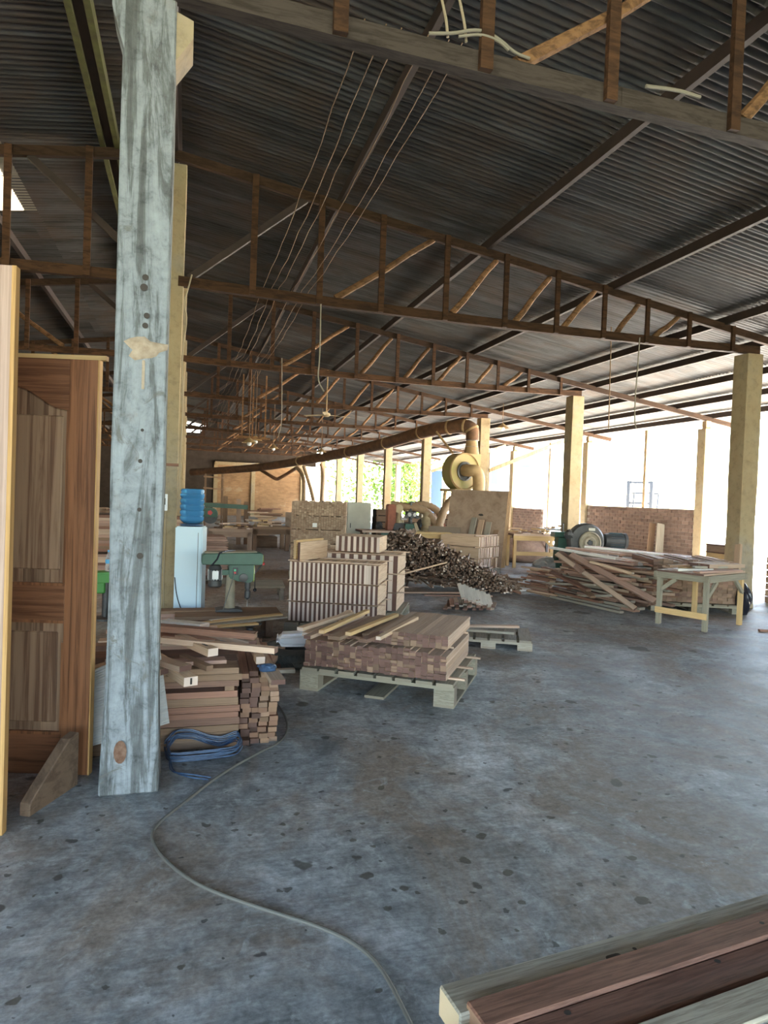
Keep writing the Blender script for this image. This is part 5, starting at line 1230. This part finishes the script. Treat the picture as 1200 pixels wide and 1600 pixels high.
for k in range(3):
    MB().box((.36, 0, .01), (.55, .10, .008), Matrix.Rotation(R(15+120*k), 4, 'Z') @ Matrix.Rotation(.15, 4, 'X')).build('blade', 'sand_beige', fn)

# ------------------------------------------------------------------ outside
plain('far_wall', (.10, .13, .165), .9, c2=(.12, .15, .18), sc=1)
m, t, b = nodes('leaf'); v = coords(t, (1, 1, 1)); g_ = noise(t, v, 1.2, 4)
t.links.new(ramp(t, g_, [(.35, (.02, .055, .006)), (.55, (.05, .11, .014)), (.7, (.12, .17, .03))]), b.inputs['Base Color']); b.inputs['Roughness'].default_value = .6
tl = N(t, 'BsdfTranslucent'); tl.inputs[0].default_value = (.10, .17, .02, 1); ms = N(t, 'MixShader', i_0=.4)
t.links.new(b.outputs[0], ms.inputs[1]); t.links.new(tl.outputs[0], ms.inputs[2]); t.links.new(ms.outputs[0], t.nodes['Material Output'].inputs[0])
plain('bark', (.22, .17, .12), .9)
def tree(loc, h, rx, seed, label):
    rnd = random.Random(seed); tr_ = thing('leafy_tree', label, 'tree', loc, 0, 'trees beyond the open side')
    MB().tube(smooth_path([(0, 0, 0), (.1, .05, h*.3), (-.05, .1, h*.6), (0, 0, h*.9)], 2), .09, 8).build('trunk', 'bark', tr_, smooth=True)
    mb = MB()
    for k in range(1500):
        a = rnd.uniform(0, 2*math.pi); zz = rnd.uniform(.08, 1.0); r = rx*math.sqrt(rnd.random())*(1-.75*abs(zz-.5)**1.6)
        M = Matrix.Translation((r*math.cos(a), r*math.sin(a), zz*h)) @ Euler((rnd.uniform(-1, 1), rnd.uniform(-1, 1), rnd.uniform(0, 6))).to_matrix().to_4x4()
        s_ = rnd.uniform(.12, .26)
        mb.add([(-s_, 0, 0), (0, -s_*.4, .03), (s_, 0, 0), (0, s_*.4, .03)], [(0, 1, 2, 3)], M)
    f_ = mb.build('foliage', 'leaf', tr_); f_['kind'] = 'stuff'
TN = ['leafy tree standing closest to the open side beyond the machines', 'leafy tree filling the gap nearest the far brick wall', 'tall tree farthest out, near the blue tarp', 'smaller tree between the two taller ones beyond the machines']
for k, (x, y, h, rx) in enumerate(((12.8, 36, 6, 2.0), (11.2, 41, 7, 2.4), (16.5, 43, 8, 2.6), (14.0, 38.8, 5, 1.1))): tree((x, y, -.1), h, rx, 60+k, TN[k])
plain('tarp_blue', (.012, .05, .12), .5)
o = MB().box((10.55, 24, 1.3), (.48, .04, 2.6)).build('blue_tarp', 'tarp_blue'); tag(o, 'narrow blue tarp hanging at the open side left of the blower', 'tarp')
plain('window_pale', (.05, .075, .1), .4)
nb = thing('neighbour_building', 'pale washed-out building across the yard', 'building', (20.6, 37, -.1), R(-35))
MB().box((0, 0, 3), (4.6, .3, 6.0)).build('wall', 'far_wall', nb)
for x in (-1.3, .9): MB().box((x, -.16, 3.2), (1.0, .06, 1.2)).build('window', 'window_pale', nb)
MB().box((0, 0, 6.1), (5.2, 1.2, .2)).build('roof_edge', 'far_wall', nb)
plain('forklift_grey', (.012, .018, .027), .5)
fk = thing('forklift', 'pale forklift parked in the glare beyond the low brick wall', 'forklift', (16.8, 18, -.1), R(-60))
for x in (-.42, .42): MB().box((x, -1.0, 1.25), (.12, .12, 2.3)).build('mast_rail', 'forklift_grey', fk)
for z_ in (.8, 1.6, 2.35): MB().box((0, -1.0, z_), (.9, .08, .08)).build('mast_bar', 'forklift_grey', fk)
MB().prism([(-1.0, .3), (-1.0, 1.0), (-.3, 1.1), (.9, 1.15), (1.1, .9), (1.1, .3)], -.5, .5, Matrix.Rotation(R(90), 4, 'Z')).build('body', 'forklift_grey', fk, bevel=.05, seg=2)
for x in (-.45, .45):
    for y in (-.6, .6): MB().tube([(x, y, 1.0), (x, y*.75, 1.95)], .03, 6).build('guard_post', 'forklift_grey', fk)
MB().box((0, 0, 1.97), (1.0, 1.2, .05)).build('overhead_guard', 'forklift_grey', fk)
for x in (-.5, .5):
    for y in (-.75, .8): MB().lathe([(.0, -.11), (.28, -.11), (.30, -.08), (.30, .08), (.28, .11), (0, .11)], 20, X4((x, y, .32), 0, R(90))).build('wheel', 'tyre_rubber', fk, smooth=True)
for x in (-.22, .22): MB().box((x, -1.5, .15), (.1, .95, .04)).build('fork', 'dark_metal', fk)
